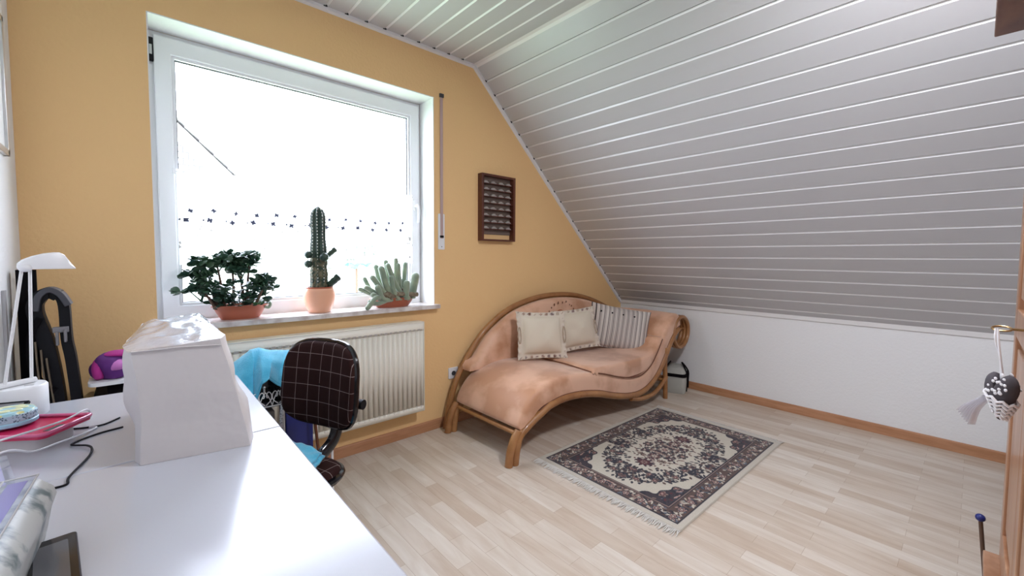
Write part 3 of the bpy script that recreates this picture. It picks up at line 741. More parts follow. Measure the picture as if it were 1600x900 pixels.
# field: winding ring of leaves and blossoms
fm = field & ~(field & (sp > 1.455))
for k in range(44):
    a = (k % 22)/21*PI/2; s_ = 1.0 if k < 22 else .84; cx, cy = s_*.44*max(0, math.cos(a))**1.15, s_*.275*max(0, math.sin(a))**1.1
    cx += rs.uniform(-.02, .02); cy += rs.uniform(-.015, .015)
    if k % 4 == 0: flower(cx, cy, .030, 6, [NAVY, TAUPE, BURG, PINK], ph=k, mask=fm)
    for j in range(6):
        b = rs.uniform(0, 2*PI); d = rs.uniform(.018, .055)
        leaf(cx+d*math.cos(b), cy+d*math.sin(b), rs.uniform(.011, .019), rs.uniform(.005, .0085), b+rs.uniform(-.6, .6), [NAVY, NAVY, NAVY, BROWN, NAVY][rs.randint(5)], fm)
# medallion
for k in range(150):
    a = rs.uniform(0, PI/2); rr = rs.uniform(.03, .185)
    cx, cy = rr*1.45*math.cos(a), rr*.80*math.sin(a)
    leaf(cx, cy, rs.uniform(.008, .018), rs.uniform(.0035, .007), rs.uniform(0, PI), [NAVY, BROWN, NAVY, TAUPE, BURG][rs.randint(5)], fm)
flower(0, 0, .055, 8, [NAVY, TAUPE, CREAM, BURG, PINK], mask=fm)
flower(.12, 0, .042, 7, [NAVY, BURG, TAUPE, CREAM, BURG], mask=fm)
flower(.235, 0, .055, 9, [NAVY, BURG, BURG, TAUPE, BURG], mask=fm)
flower(0, .115, .034, 6, [NAVY, BROWN, PINK], mask=fm); flower(.09, .085, .026, 6, [NAVY, BURG, CREAM], mask=fm)
dn = rs.rand(*U.shape)*.16+.92; img *= dn[..., None]
vs = np.zeros(U.shape+(3,)); vs[..., 0] = U; vs[..., 1] = V; vs[..., 2] = 0.009
edge = np.zeros(U.shape, bool); edge[0] = edge[-1] = True; edge[:, 0] = edge[:, -1] = True; vs[..., 2][edge] = 0.0005; img *= .92
I = np.arange((NU+1)*(NV+1)).reshape(NV+1, NU+1)
fs = np.stack([I[:-1, :-1], I[:-1, 1:], I[1:, 1:], I[1:, :-1]], -1).reshape(-1, 4)
me = bpy.data.meshes.new('pile'); me.vertices.add(vs.size//3); me.vertices.foreach_set('co', vs.reshape(-1))
me.loops.add(fs.size); me.loops.foreach_set('vertex_index', fs.reshape(-1)); me.polygons.add(len(fs)); me.polygons.foreach_set('loop_start', np.arange(0, fs.size, 4)); me.update(calc_edges=True)
ca = me.color_attributes.new('Col', 'FLOAT_COLOR', 'POINT'); ca.data.foreach_set('color', np.concatenate([img, np.ones(U.shape+(1,))], -1).reshape(-1)); me.materials.append(M['rugpile'])
o = bpy.data.objects.new('pile', me); C.objects.link(o); o.parent = rug
for s in (-1, 1):
    bm = BM(); n = 150
    for k in range(n):
        y = -LV/2+LV*(k+.5)/n; g = math.sin(k*2*PI/6)*.004; ln = rnd(.042, .062); dx = rnd(-.008, .008)
        tube(bm, [(s*LU/2, y, .005), (s*(LU/2+ln*.3), y+g*.4+dx*.2, .007), (s*(LU/2+ln*.7), y-g+dx*.6, .0045), (s*(LU/2+ln), y-g+dx, .002)], [.0028, .0026, .0026, .0012], 5)
    obj('fringe', bm, M['fringe'], rug, world=False)

# ============================================================ WALL RACK
rk = thing('wall_rack', 'dark red-brown wooden display rack hanging on yellow wall', 'rack', (2.07, D, 1.57))
kx0, kx1, kz0, kz1, ky = 1.905, 2.238, 1.325, 1.822, D-0.050
bm = BM(); t = .020
box(bm, kx0, kx0+t, ky, D, kz0, kz1); box(bm, kx1-t, kx1, ky, D, kz0, kz1); box(bm, kx0+t, kx1-t, ky, D, kz1-t*.8, kz1); box(bm, kx0+t, kx1-t, ky, D, kz0, kz0+t*.6)
obj('rack_frame', bm, M['mahogany'], rk, smooth=False, bevel=.001)
obj('backing', box(BM(), kx0+t, kx1-t, D-.006, D-.001, kz0+.05, kz1-t*.8), M['rackback'], rk, smooth=False)
rows = 8; z = kz1-t*.8-.050
orn = None
for r_ in range(rows):
    zz = z-r_*.0485
    bm = box(BM(), kx0+t, kx1-t, D-.040, D-.006, zz-.004, zz); obj('slat_shelf', bm, M['mahogany'], rk, smooth=False)
    for c_ in range(4):
        x = kx0+t+.037+c_*.073+rnd(-.004, .004)
        if orn is None:
            bm = BM(); prism(bm, [(-.026, .0), (.026, .0), (.027, .008), (.016, .010), (.010, .018), (-.012, .018), (-.018, .010), (-.027, .009)], -.009, .009)
            orn = obj('ornament', bm, M['pewter'], None, bevel=.002); o = orn
        else: o = orn.copy(); C.objects.link(o)
        o.location = (x, D-.023, zz)
        tag(o, 'small dull grey ornament, %s from the left, on the %s slat of the wall rack' % (('first', 'second', 'third', 'last')[c_], ('top', 'second', 'third', 'fourth', 'fifth', 'sixth', 'seventh', 'lowest')[r_]), 'ornament', 'ornaments in the wall rack')

# ============================================================ PLANTS
def bowl(root, c, L, Wd, h, m):
    bm = BM(); seg = 40
    def ring(s, z): return [(c[0]+L*s*math.cos(2*PI*k/seg), c[1]+Wd*s*math.sin(2*PI*k/seg), c[2]+z) for k in range(seg)]
    loft(bm, [ring(.66, 0), ring(.70, .004), ring(.84, h*.5), ring(.92, h*.85), ring(1.0, h*.93), ring(1.01, h), ring(.93, h), ring(.88, h*.8), ring(.7, h*.35)])
    obj('bowl', bm, m, root); obj('soil', loft(BM(), [ring(.80, h*.6), ring(.90, h*.84), ring(.5, h*.88)]), M['soil'], root)
def leafmesh(bm, base, d, L, wd, th):
    d = Vector(d).normalized(); a = d.cross(Vector((0, 0, 1))); a = a.normalized() if a.length > .1 else Vector((1, 0, 0)); a = Matrix.Rotation(rnd(-1.2, 1.2), 3, d) @ a; n = a.cross(d)
    rings = []
    for t, k in ((0, .18), (.2, .55), (.5, .95), (.72, 1.0), (.9, .7), (1, .15)):
        p = Vector(base)+d*L*t+n*(t*t*L*.10)
        rings.append([p+a*math.cos(q*PI/3)*wd*k+n*math.sin(q*PI/3)*th*(k*.6+.4) for q in range(6)])
    loft(bm, rings)
j = thing('jade_plant', 'jade plant with dark fleshy leaves in oval terracotta bowl', 'plant', (0.395, 2.565, SZ))
JZ = SZ
bowl(j, (0.400, 2.562, JZ), .125, .075, .072, M['terracotta'])
tips = []
lm = BM()
specs = [((.33, 2.56), [(.33, 2.56, .95), (.32, 2.55, 1.04), (.305, 2.55, 1.15)]), ((.43, 2.56), [(.43, 2.56, .95), (.435, 2.56, 1.06), (.445, 2.56, 1.17)]), ((.37, 2.58), [(.37, 2.58, .95), (.375, 2.58, 1.05), (.37, 2.585, 1.17)]),
         ((.42, 2.57), [(.42, 2.57, .95), (.41, 2.57, 1.05), (.405, 2.57, 1.12)]), ((.30, 2.57), [(.30, 2.57, .95), (.28, 2.57, 1.03), (.262, 2.57, 1.08)]),
         ((.46, 2.53), [(.46, 2.53, .93), (.475, 2.52, .98), (.505, 2.515, 1.04)]), ((.29, 2.54), [(.29, 2.54, .94), (.265, 2.53, .99), (.235, 2.53, 1.03)])]
M['jade'] = mat('jade_leaf_dark', (0.022, 0.060, 0.038), 0.24, vary=(12, (0.06, 0.12, 0.06), one, 0.45, 0.75))
for b, pts in specs:
    P = catmull([(b[0], b[1], JZ+.055)]+[(x, y, z) for x, y, z in pts], 5)
    obj('stem', tube(BM(), P, [.011-.007*i/(len(P)-1) for i in range(len(P))], 8), M['jadestem'], j)
    top = Vector(pts[-1])
    for k in range(9):
        a = rnd(0, 2*PI); e = rnd(-.3, .9); L = rnd(.025, .065)
        q = top+Vector((math.cos(a)*math.cos(e)*L*1.3, math.sin(a)*math.cos(e)*L*.6, math.sin(e)*L*1.0+.005))
        tube(lm, [top-Vector((0, 0, rnd(0, .06))), (top+q)/2+Vector((0, 0, -.005)), q], [.004, .0035, .003], 6)
        for w_ in range(8):
            a2 = rnd(0, 2*PI); dd = (math.cos(a2), math.sin(a2)*.8, rnd(-.5, .6)); leafmesh(lm, q, dd, rnd(.034, .052), rnd(.014, .020), .004)
for k in range(170):        # lower dense foliage
    a = rnd(0, 2*PI); x = .39+rnd(0, 1)**.5*.115*math.cos(a); y = 2.555+rnd(0, 1)**.5*.05*math.sin(a)
    leafmesh(lm, (x, y, rnd(.945, 1.07)), (math.cos(a)+rnd(-.3, .3), math.sin(a)*.7-.1, rnd(-.25, .45)), rnd(.034, .052), rnd(.012, .018), .004)
for v_ in lm.verts:
    if v_.co.y > 2.632: v_.co.y = 2.632-(v_.co.y-2.632)*.3
obj('foliage', lm, M['jade'], j)
bm = BM()
for k in range(14):
    a = k*2.4; leafmesh(bm, (.470, 2.515, .945), (math.cos(a), math.sin(a), .5), .028, .006, .004)
obj('rosette', bm, mat('bright_green_rosette', (.06, .17, .05), .4), j)
bm = tube(BM(), catmull([(.475, 2.55, .955), (.515, 2.555, .965), (.535, 2.55, .945), (.525, 2.545, .925), (.505, 2.54, .93)], 6), .008, 8); obj('creeping_shoot', bm, M['finger'], j)

c = thing('column_cactus', 'tall dark columnar cactus with offsets in peach ceramic pot', 'plant', (0.787, 2.555, SZ))
CX, CY = .789, 2.555
obj('pot', lathe(BM(), [(.054, 0), (.059, .004), (.074, .040), (.083, .085), (.0845, .125), (.085, .138), (.083, .141), (.077, .140), (.072, .11), (.05, .09)], (CX, CY, SZ)), M['peach_pot'], c)
obj('inner_pot', lathe(BM(), [(.045, .1), (.070, .128), (.0735, .148), (.068, .148), (.062, .135)], (CX, CY, SZ)), M['terracotta'], c)
obj('soil', lathe(BM(), [(.05, .12), (.063, .138), (.03, .143)], (CX, CY, SZ)), M['soil'], c)
def ribbed(bm, base, axis, L, r0, r1, ribs, depth, seg=48, n=26, topr=True):
    axis = Vector(axis).normalized(); a = axis.orthogonal().normalized(); b = axis.cross(a); rings = []
    for i in range(n+1):
        t = i/n; r = r0+(r1-r0)*t
        if t > .88: r *= math.sqrt(max(0.01, 1-((t-.88)/.12)**2))
        if t < .08: r *= .8+.2*t/.08
        r *= 1+.05*math.sin(t*17)
        p = Vector(base)+axis*L*t
        rings.append([p+(a*math.cos(q)+b*math.sin(q))*r*(1+depth*math.cos(ribs*q)) for q in [2*PI*k/seg for k in range(seg)]])
    loft(bm, rings); return a, b
bm = BM(); a, b = ribbed(bm, (CX, CY, SZ+.135), (0, 0, 1), .475, .042, .034, 9, .12); obj('stem', bm, M['cactus'], c)
ar = BM(); spn = BM()
for rb in range(9):
    q = 2*PI*rb/9
    for k in range(24):
        t = .10+.86*k/23; r = (.042+(.034-.042)*t)*1.13*(math.sqrt(max(.01, 1-((t-.88)/.12)**2)) if t > .88 else 1)*(1+.05*math.sin(t*17))
        d = a*math.cos(q)+b*math.sin(q); p = Vector((CX, CY, SZ+.135+.475*t))+d*r
        ball(ar, p, .0034, 6, 4)
        if k % 2 == 0:
            for s in range(3): e = p+d*rnd(.006, .012)+Vector((rnd(-.006, .006), rnd(-.006, .006), rnd(-.006, .006))); tube(spn, [p, e], [.0007, .0002], 4)
obj('areoles', ar, M['areole'], c); obj('spines', spn, M['mahogany'], c)
bm = BM(); a2, b2 = ribbed(bm, (CX, CY, SZ+.13), (0, 0, 1), .20, .0455, .0425, 9, .06); obj('corky_base', bm, M['cactus_base'], c)
for (dx, dy, dz, r, e) in ((-.063, -.018, .160, .021, 1), (-.060, -.015, .212, .021, 1), (.012, -.056, .200, .025, 1), (.060, -.02, .205, .018, 1.9), (.062, -.03, .035, .026, 1.6)):
    bm = BM(); p = Vector((CX+dx, CY+dy, SZ+.12+dz*1.0))
    if e == 1: ball(bm, p, r, 18, 12)
    else: ribbed(bm, p-Vector((.02, 0, 0)), (1, -.1, .35 if e > 2 else .9), r*2*e, r*.7, r*.8, 7, .1, 24, 12)
    tube(bm, [p, (CX, CY, p.z-.02)], .005, 6)
    for k in range(26):
        d = Vector((rnd(-1, 1), rnd(-1, 1), rnd(-1, 1))).normalized()
        if e == 1: ball(bm, p+d*r, .0022, 5, 4)
    obj('offset_shoot', bm, M['cactus'], c)
obj('support_stick', tube(BM(), [(CX-.062, CY-.02, SZ+.13), (CX-.068, CY-.02, SZ+.38)], .0018, 6), M['jadestem'], c)
bm = BM()
for k in range(7): leafmesh(bm, (CX-.002, CY-.046, SZ+.16), (math.cos(k*.9), -.3, math.sin(k*.9)), .018, .005, .003)

f = thing('finger_cactus', 'pale green many-armed finger cactus spilling from low terracotta bowl', 'plant', (1.235, 2.525, SZ))
bowl(f, (1.240, 2.545, SZ), .155, .072, .062, M['terracotta'])
arms = [((1.30, 2.50), (.985, 2.52, 1.02), .012), ((1.24, 2.49), (1.015, 2.50, 1.03), .013), ((1.27, 2.49), (1.05, 2.49, 1.09), .015), ((1.24, 2.49), (1.10, 2.475, 1.145), .017), ((1.30, 2.49), (1.145, 2.475, 1.165), .014),
        ((1.27, 2.53), (1.165, 2.55, 1.185), .013), ((1.21, 2.53), (1.10, 2.55, 1.155), .014), ((1.30, 2.52), (1.225, 2.50, 1.165), .014), ((1.27, 2.50), (1.215, 2.51, 1.20), .012), ((1.32, 2.48), (1.27, 2.47, 1.05), .017),
        ((1.33, 2.53), (1.255, 2.56, 1.15), .012), ((1.33, 2.53), (1.305, 2.56, 1.17), .013), ((1.36, 2.50), (1.350, 2.50, 1.09), .022), ((1.21, 2.49), (1.045, 2.47, .985), .014), ((1.18, 2.48), (1.02, 2.46, .945), .012),
        ((1.20, 2.48), (1.07, 2.465, 1.03), .015), ((1.25, 2.48), (1.16, 2.46, 1.09), .013), ((1.16, 2.54), (1.03, 2.56, 1.08), .012), ((1.17, 2.50), (1.00, 2.48, .885), .013)]
for i, (b_, e_, r) in enumerate(arms):
    bz = SZ+.050; base = Vector((b_[0], b_[1], bz)); tip = Vector((e_[0]+.03, e_[1], e_[2]-.02))
    mid = base.lerp(tip, .5)+Vector((-.012, 0, -.018+.012*math.sin(i*2)))
    if i == 18: mid = Vector((1.09, 2.455, SZ+.075)); tip = Vector((1.03, 2.45, SZ+.016))
    P = catmull([base, mid, tip], 9); n = len(P); rings = []
    r *= 1.1; rad = [r*(.75+.35*math.sin(PI*min(1, t/(n-1)*1.05)*.55))*(1 if t < n-3 else (.93, .72, .3)[t-(n-3)]) for t in range(n)]
    r = rad[-4]; rad = [r*.0+q for q in rad]; rad[-3:] = [r, r, r]; dr = (P[-1]-P[-2]).normalized()
    for q in (.35, .65, .87, .98): P.append(P[n-1]+dr*r*q); rad.append(r*math.sqrt(1-q*q))
    bm = BM(); tube(bm, P, rad, 10); obj('cactus_arm', bm, M['finger'], f)
for i, P in enumerate(([(1.15, 2.49, SZ+.055), (1.24, 2.475, SZ+.085), (1.33, 2.48, SZ+.080), (1.385, 2.49, SZ+.075)], [(1.20, 2.52, SZ+.06), (1.28, 2.51, SZ+.10), (1.36, 2.52, SZ+.07)], [(1.12, 2.50, SZ+.05), (1.17, 2.48, SZ+.09), (1.20, 2.48, SZ+.06)])):
    obj('old_stem', tube(BM(), catmull(P, 6), .019 if i else .015, 10), M['finger_old'], f)

# ============================================================ DESK
dk = thing('desk', 'long glossy white desk along the left wall', 'desk', (-0.03, 0.6, 0))
DZ, DX = .76, .268
sy = 1.195
for ya, yb in ((-0.55, sy-.0007), (sy+.0007, 1.828)):
    bm = prism(BM(), rrect(-.326, DX, ya, yb, .004, 3), DZ-.036, DZ, axis='z'); obj('desktop', bm, M['desk'], dk, bevel=.004)
for yy in (-.5, .62, 1.76): obj('leg_panel', box(BM(), -.30, DX-.05, yy, yy+.025, 0, DZ-.036), M['white_plastic'], dk)
obj('modesty_panel', box(BM(), -.31, -.295, -.475, 1.76, .35, DZ-.036), M['white_plastic'], dk)

# covered sewing machine
cv = thing('covered_sewing_machine', 'off-white fabric and clear vinyl dust cover standing on the white desk', 'dust cover', (-.004, 1.156, DZ), math.radians(-12))
def crs(z):  # half-shape at height fraction: x0,x1,y0,y1 and corner radius
    t = z
    x0 = .000-.008*t+.006*math.sin(PI*t); x1 = .194-.050*t**1.2
    ya = 0.0+.006*t; yb = .50-.02*t
    return x0, x1, ya, yb
ZT = .240
rings = []
nz = 22
def shr(x, y, t):
    k = y/.5; return x-k*(.055+(.035+.03*t)*max(0, x/.19))
def wr(x, y, z, k=1.0): return noise.noise(Vector((x*9, y*7, z*9)))*.014*k+noise.noise(Vector((x*12+z*14, y*9+3, z*16)))*.008*k
for i in range(nz+1):
    t = i/nz; x0, x1, ya, yb = crs(t)
    xl = x0-.020-.05*max(0, t-.25)*max(0, 1.0-t)*3   # bulge on the left behind the front seam
    o = []
    N = 9
    z = t*ZT; zr = z
    front = [(x0+(x1-x0)*k/N, ya) for k in range(N+1)]
    right = [(x1+.004, ya+.01)]+[(x1+.010+.016*math.sin(PI*k/N)*(1-t), ya+(yb-ya)*k/N) for k in range(1, N)]
    back = [(x1+(x0-x1)*k/N, yb) for k in range(N+1)]
    left = [(xl*.9+x0*.1, yb-.01)]+[(xl, ya+(yb-ya)*(1-k/N)) for k in range(1, N-1)]+[(x0-.012, ya+.03), (x0-.002, ya+.006)]
    for (x, y) in front+right+back+left:
        k = 1.0 if (y > ya+.02) else .35
        d = wr(x, y, z, k*min(1, t*4))
        o.append((shr(x, y, t)+d*(1 if x > .1 else -1), y-d*(.5 if y <= ya+.001 else 0), z+.0005+.014*t*t*max(0, min(1, x/.14))))
    rings.append(o)
body = obj('cover_body', loft(BM(), rings, cap=True), M['cover'], cv, world=False, angle=35)
# clear glossy top, slightly domed and crinkled
N = 22
def top(u, v):
    x0, x1, ya, yb = crs(1.0); xl = x0-.018
    sx0 = x0+(xl-x0)*min(1, v*6)
    x = sx0-.006+(x1+.022*min(1, v*6)-sx0+.006)*u; y = ya+(yb-ya)*v
    e = min(u, 1-u, v, 1-v)*2
    z = ZT+.012*math.sin(PI*v)**.7*min(1, e*3)+.007*noise.noise(Vector((x*30, y*22, 1)))*min(1, e*5)+.012*v*min(1, e*4)+.014*u
    z -= .020*max(0, u-.8)*5*(1-v)*.5
    return (shr(x, y, 1), y, z)
bm = BM(); G = [[bm.verts.new(top(i/N, k/N)) for i in range(N+1)] for k in range(N+1)]
for k in range(N):
    for i in range(N): bm.faces.new((G[k][i], G[k][i+1], G[k+1][i+1], G[k+1][i]))
M['vinyl'] = mat('glossy_clear_vinyl_over_white', (.60, .61, .68), .14, coat=0.6, bump=(20, .6, .01))
obj('vinyl_top', bm, M['vinyl'], cv, world=False, angle=60)
# seam cords
x0, x1, ya, yb = crs(1); bm = BM()
tube(bm, [(x0, ya-.002, ZT), ((x0+x1)/2, ya-.003, ZT+.003), (x1, ya-.002, ZT+.001)], .0017, 6); obj('seam', bm, M['cover'], cv, world=False)

# cable(s) on the desk
def cable(name, pts, r, m, label):
    o = obj(name, tube(BM(), catmull([(x, y, DZ+r+(z if z else 0)) for x, y, z in pts], 8), r, 8), m); return tag(o, label, 'cable')
cable('power_cable', [(-.035, 1.446, 0), (-.083, 1.428, 0), (-.121, 1.385, .001), (-.093, 1.344, .004), (-.084, 1.315, .003), (-.088, 1.275, 0), (-.108, 1.18, .002), (-.109, 1.150, 0), (-.125, 1.145, 0), (-.139, 1.146, 0)], .0022, M['black'], 'black cable kinked in an S across the desk beside dust cover')
cable('power_cable', [(-.043, 1.535, 0), (-.075, 1.498, 0), (-.115, 1.505, 0), (-.155, 1.53, 0)], .0022, M['black'], 'straighter black cable leading from the raspberry tray to dust cover')
cable('charging_cable', [(-.10, 1.50, .0), (-.085, 1.485, 0), (-.105, 1.44, .004), (-.14, 1.36, .018), (-.17, 1.31, .026), (-.20, 1.29, .044), (-.24, 1.25, .042)], .0022, M['cord_white'], 'lower white cable looping in front of the raspberry tray')
cable('charging_cable', [(-.13, 1.62, .0), (-.10, 1.55, .010), (-.102, 1.50, .046), (-.13, 1.42, .052), (-.17, 1.38, .052), (-.23, 1.345, .05)], .0022, M['cord_white'], 'upper white cable lying over the edge of the raspberry tray')

# desk lamp with round base
ro_ = thing('desk_lamp', 'white desk lamp with flat head and two thin rods in desk corner', 'lamp', (-.255, 1.70, DZ))
obj('round_base', lathe(BM(), [(.058, 0), (.060, .003), (.060, .080), (.056, .085), (.01, .0855)], (-.250, 1.735, DZ), 40), M['white_plastic'], ro_)
obj('base_badge', prism(BM(), rrect(-.232, -.214, 1.712, 1.722, .002), DZ+.0855, DZ+.0865, axis='z'), M['silver'], ro_)
bm = tube(BM(), [(-.285, 1.70, DZ+.093), (-.215, 1.75, DZ+.093)], .0075, 10); obj('hinge_bar', bm, M['white_plastic'], ro_)
HX, HY, HZ = -.222, 1.735, 1.164
obj('rod', tube(BM(), [(-.265, 1.71, DZ+.09), (-.226, 1.725, HZ)], .0036, 8), M['white_metal'], ro_)
obj('rod', tube(BM(), [(-.222, 1.745, DZ+.09), (-.214, 1.745, HZ)], .0036, 8), M['white_metal'], ro_)
bm = BM()
rings = []
hd = Vector((.62, .30, 0)).normalized(); hs = Vector((hd.y, -hd.x, 0))
for t, wd, zt, zb in ((-.010, .010, .006, -.008), (.0, .014, .016, -.010), (.02, .018, .026, -.010), (.045, .022, .034, -.010), (.066, .024, .037, -.010), (.076, .025, .030, -.010), (.090, .026, .004, -.010), (.096, .025, -.005, -.010)):
    cc = Vector((HX-.002, HY-.005, HZ+.006))+hd*t
    rings.append([cc+hs*wd+Vector((0, 0, zb)), cc+hs*wd*.95+Vector((0, 0, zb+(zt-zb)*.5)), cc+hs*wd*.7+Vector((0, 0, zt)), cc-hs*wd*.7+Vector((0, 0, zt)), cc-hs*wd*.95+Vector((0, 0, zb+(zt-zb)*.5)), cc-hs*wd+Vector((0, 0, zb))])
obj('lamp_head', loft(BM(), rings), M['white_plastic'], ro_, angle=30, bevel=.002)
bm = BM(); ball(bm, (HX+.002, HY-.012, HZ), .014, 14, 10, (1, 1.3, .8)); obj('joint', bm, M['white_plastic'], ro_)

# raspberry tray, round tin, clear boxes, marbled box, phone, book
tr = thing('plastic_tray', 'raspberry red plastic tray under the round blue tin', 'tray', (-.185, 1.44, DZ))
mx = Matrix.Translation((-.185, 1.455, DZ+.030)) @ Matrix.Rotation(math.radians(-35), 4, 'Z')
bm = prism(BM(), rrect(-.075, .065, -.055, .075, .014), 0, .006, axis='z'); bmesh.ops.transform(bm, matrix=mx, verts=bm.verts); obj('tray_floor', bm, M['red_tray'], tr)
bm = BM(); P = [(a, b) for a, b in rrect(-.075, .065, -.055, .075, .014)]; tube(bm, [mx @ Vector((a, b, .010)) for a, b in P], .004, 8, closed=True); obj('rim', bm, M['pink_tray'], tr)
bm = BM(); box(bm, .035, .052, -.02, .02, .0062, .0068, mx); obj('grip_hole', bm, M['darkgrey'], tr)
bm = prism(BM(), rrect(-.05, .05, -.045, .05, .02), -.0295, -.002, axis='z'); bmesh.ops.transform(bm, matrix=mx, verts=bm.verts); obj('underside_foot', bm, M['cover'], tr)
tn = thing('round_tin', 'round pale blue tin with floral lid on the raspberry tray', 'tin', (-.225, 1.50, DZ+.04))
tc_ = (-.232, 1.515, DZ+.0405)
obj('tin_body', lathe(BM(), [(.044, 0), (.048, .003), (.048, .010), (.046, .012)], tc_), M['lightblue'], tn)
M['weave'] = mat('blue_grey_weave', (.16, .28, .36), .6)
def checker(m, a, b, sc):
    nt = m.node_tree; t = nt.nodes.new('ShaderNodeTexCoord'); c_ = nt.nodes.new('ShaderNodeTexVoronoi'); c_.inputs['Scale'].default_value = sc
    r_ = nt.nodes.new('ShaderNodeValToRGB'); r_.color_ramp.elements[0].color = (*a, 1); r_.color_ramp.elements[1].color = (*b, 1); r_.color_ramp.elements[1].position = .45; r_.color_ramp.elements[0].position = .3
    nt.links.new(t.outputs['Object'], c_.inputs[0]); nt.links.new(c_.outputs[0], r_.inputs[0]); nt.links.new(r_.outputs[0], nt.nodes['Principled BSDF'].inputs['Base Color'])
checker(M['weave'], (.05, .10, .14), (.35, .50, .58), 230)
M['floral'] = mat('floral_print', (.6, .65, .4), .3); checker(M['floral'], (.62, .60, .22), (.32, .56, .62), 60)
obj('lid_side', lathe(BM(), [(.0465, .012), (.0465, .028), (.044, .030)], tc_), M['weave'], tn)
obj('lid_top', lathe(BM(), [(.0445, .0295), (.042, .034), (.01, .036)], tc_), M['floral'], tn)
bm = BM()
for k in range(7): a = k*.9; ball(bm, (tc_[0]+.022*math.cos(a), tc_[1]+.022*math.sin(a), tc_[2]+.0355), .012, 12, 6, (1, .6, .22))
obj('raised_leaves', bm, mat('cream_leaf', (.70, .72, .45), .35), tn)
# dark photo frame leaning behind the tin
pf_ = thing('tablet', 'grey-faced black-edged tablet leaning behind the round tin', 'tablet', (-.268, 1.60, DZ), math.radians(-20))
mxf = Matrix.Translation((0, 0, .034)) @ Matrix.Rotation(math.radians(44), 4, 'X')
bm = BM(); box(bm, -.05, .05, -.045, .045, -.004, .004, mxf); obj('casing', bm, M['black'], pf_, world=False)
bm = BM(); box(bm, -.045, .043, -.04, .04, .0042, .005, mxf); obj('screen', bm, mat('grey_matte_face', (.22, .22, .23), .5), pf_, world=False)
# clear folder
def clearbox(name, label, c, sx, sy, h, rot, extra=None):
    t_ = thing(name, label, 'box', c, rot)
    bm = prism(BM(), rrect(-sx, sx, -sy, sy, .003), 0, h, axis='z'); obj('box_shell', bm, M['clear'], t_, world=False)
    return t_
cb = clearbox('clear_case', 'flat clear plastic case at left frame edge below raspberry tray', (-.225, 1.235, DZ), .035, .075, .03, math.radians(12))
bm = BM()
for k in range(4): box(bm, -.028+k*.015, -.020+k*.015, -.065, .065, .003, .020)
obj('contents', bm, mat('lilac_paper', (.45, .42, .66), .5), cb, world=False)
# marbled stationery box with clear lid
mb = thing('marbled_box', 'grey marbled storage box with purple stripe under clear lid, near desk front', 'box', (-.172, .797, DZ), math.radians(-3))
M['marbled'] = mat('grey_marbling', (.38, .38, .36), .4, vary=(24, (.09, .12, .12), (1, 1.6, 1), .47, .62))
prf = [(.048, 0), (.052, .02), (.057, .050), (.063, .070), (.060, .082), (.045, .098)]
rings = []
for yy in (-.19, .155): rings.append([(x, yy, z) for x, z in prf]+[(-.06, yy, .098), (-.06, yy, 0)])
obj('box_body', loft(BM(), rings), M['marbled'], mb, world=False, angle=50)
obj('clear_lid', box(BM(), -.062, .043, -.195, .165, .0985, .1015), M['clear'], mb, world=False)
bm = BM(); box(bm, .014, .034, -.19, .155, .0982, .0987); obj('purple_stripe', bm, mat('purple_card', (.13, .09, .42), .4), mb, world=False)
bm = BM(); box(bm, -.05, .005, -.19, .15, .0982, .0987); obj('blue_card', bm, mat('blue_violet_card', (.28, .33, .62), .4), mb, world=False)
bm = BM()
for xx in (.043, .008): tube(bm, [(xx, -.195, .101), (xx, .165, .101)], .0013, 6)
tube(bm, [(-.06, .165, .101), (.043, .165, .101)], .0013, 6); obj('lid_edge', bm, M['silver'], mb, world=False)
# phone
ph = thing('smartphone', 'black smartphone lying on the desk beside the marbled box', 'phone', (-.088, .833, DZ), math.radians(6))
obj('phone_body', prism(BM(), rrect(-.030, .018, -.075, .085, .006), 0, .014, axis='z'), M['black_gloss'], ph, world=False, bevel=.002)
obj('screen', prism(BM(), rrect(-.026, .008, -.065, .065, .003), .0141, .0146, axis='z'), M['screen'], ph, world=False)

# ============================================================ THINGS BEHIND THE DESK
bp = thing('black_board', 'tall flat black board standing in the corner behind desk lamp', 'board', (-.29, 2.30, 0), math.radians(4))
obj('board_panel', box(BM(), -.026, .022, -.02, .02, 0, 1.145), M['black_cloth'], bp, world=False)
wbb = obj('white_rail', box(BM(), -.3305, -.323, 2.16, 2.185, 0, 1.08), mat('grey_rail', (.45, .44, .45), .5)); tag(wbb, 'narrow grey-white rail standing against left wall behind lamp', 'rail')
cr = thing('backpack_carrier', 'black carrying frame with arched top handle behind the desk', 'carrier', (-.22, 2.2, 0))
def band(bm, pts, w_, th):   # flat strap with thickness th along y
    P = catmull(pts, 6); rings = []
    for i, p in enumerate(P):
        t = (P[min(i+1, len(P)-1)]-P[max(i-1, 0)]).normalized(); n = Vector((-t.z, 0, t.x))
        rings.append([p+n*w_+Vector((0, -th, 0)), p+n*w_+Vector((0, th, 0)), p-n*w_+Vector((0, th, 0)), p-n*w_+Vector((0, -th, 0))])
    return loft(bm, rings)
bm = BM(); band(bm, [(-.205, 2.2, .02), (-.215, 2.2, .60), (-.235, 2.2, .86), (-.262, 2.2, 1.00), (-.252, 2.2, 1.048), (-.227, 2.2, 1.067), (-.205, 2.2, 1.055)], .019, .030); obj('side_rail', bm, M['black'], cr, bevel=.003)
bm = BM(); band(bm, [(-.227, 2.2, 1.060), (-.205, 2.2, 1.055), (-.193, 2.2, 1.02), (-.190, 2.2, .90), (-.180, 2.2, .80), (-.168, 2.2, .55), (-.165, 2.2, .02)], .014, .026); obj('side_rail', bm, M['black'], cr, bevel=.003)
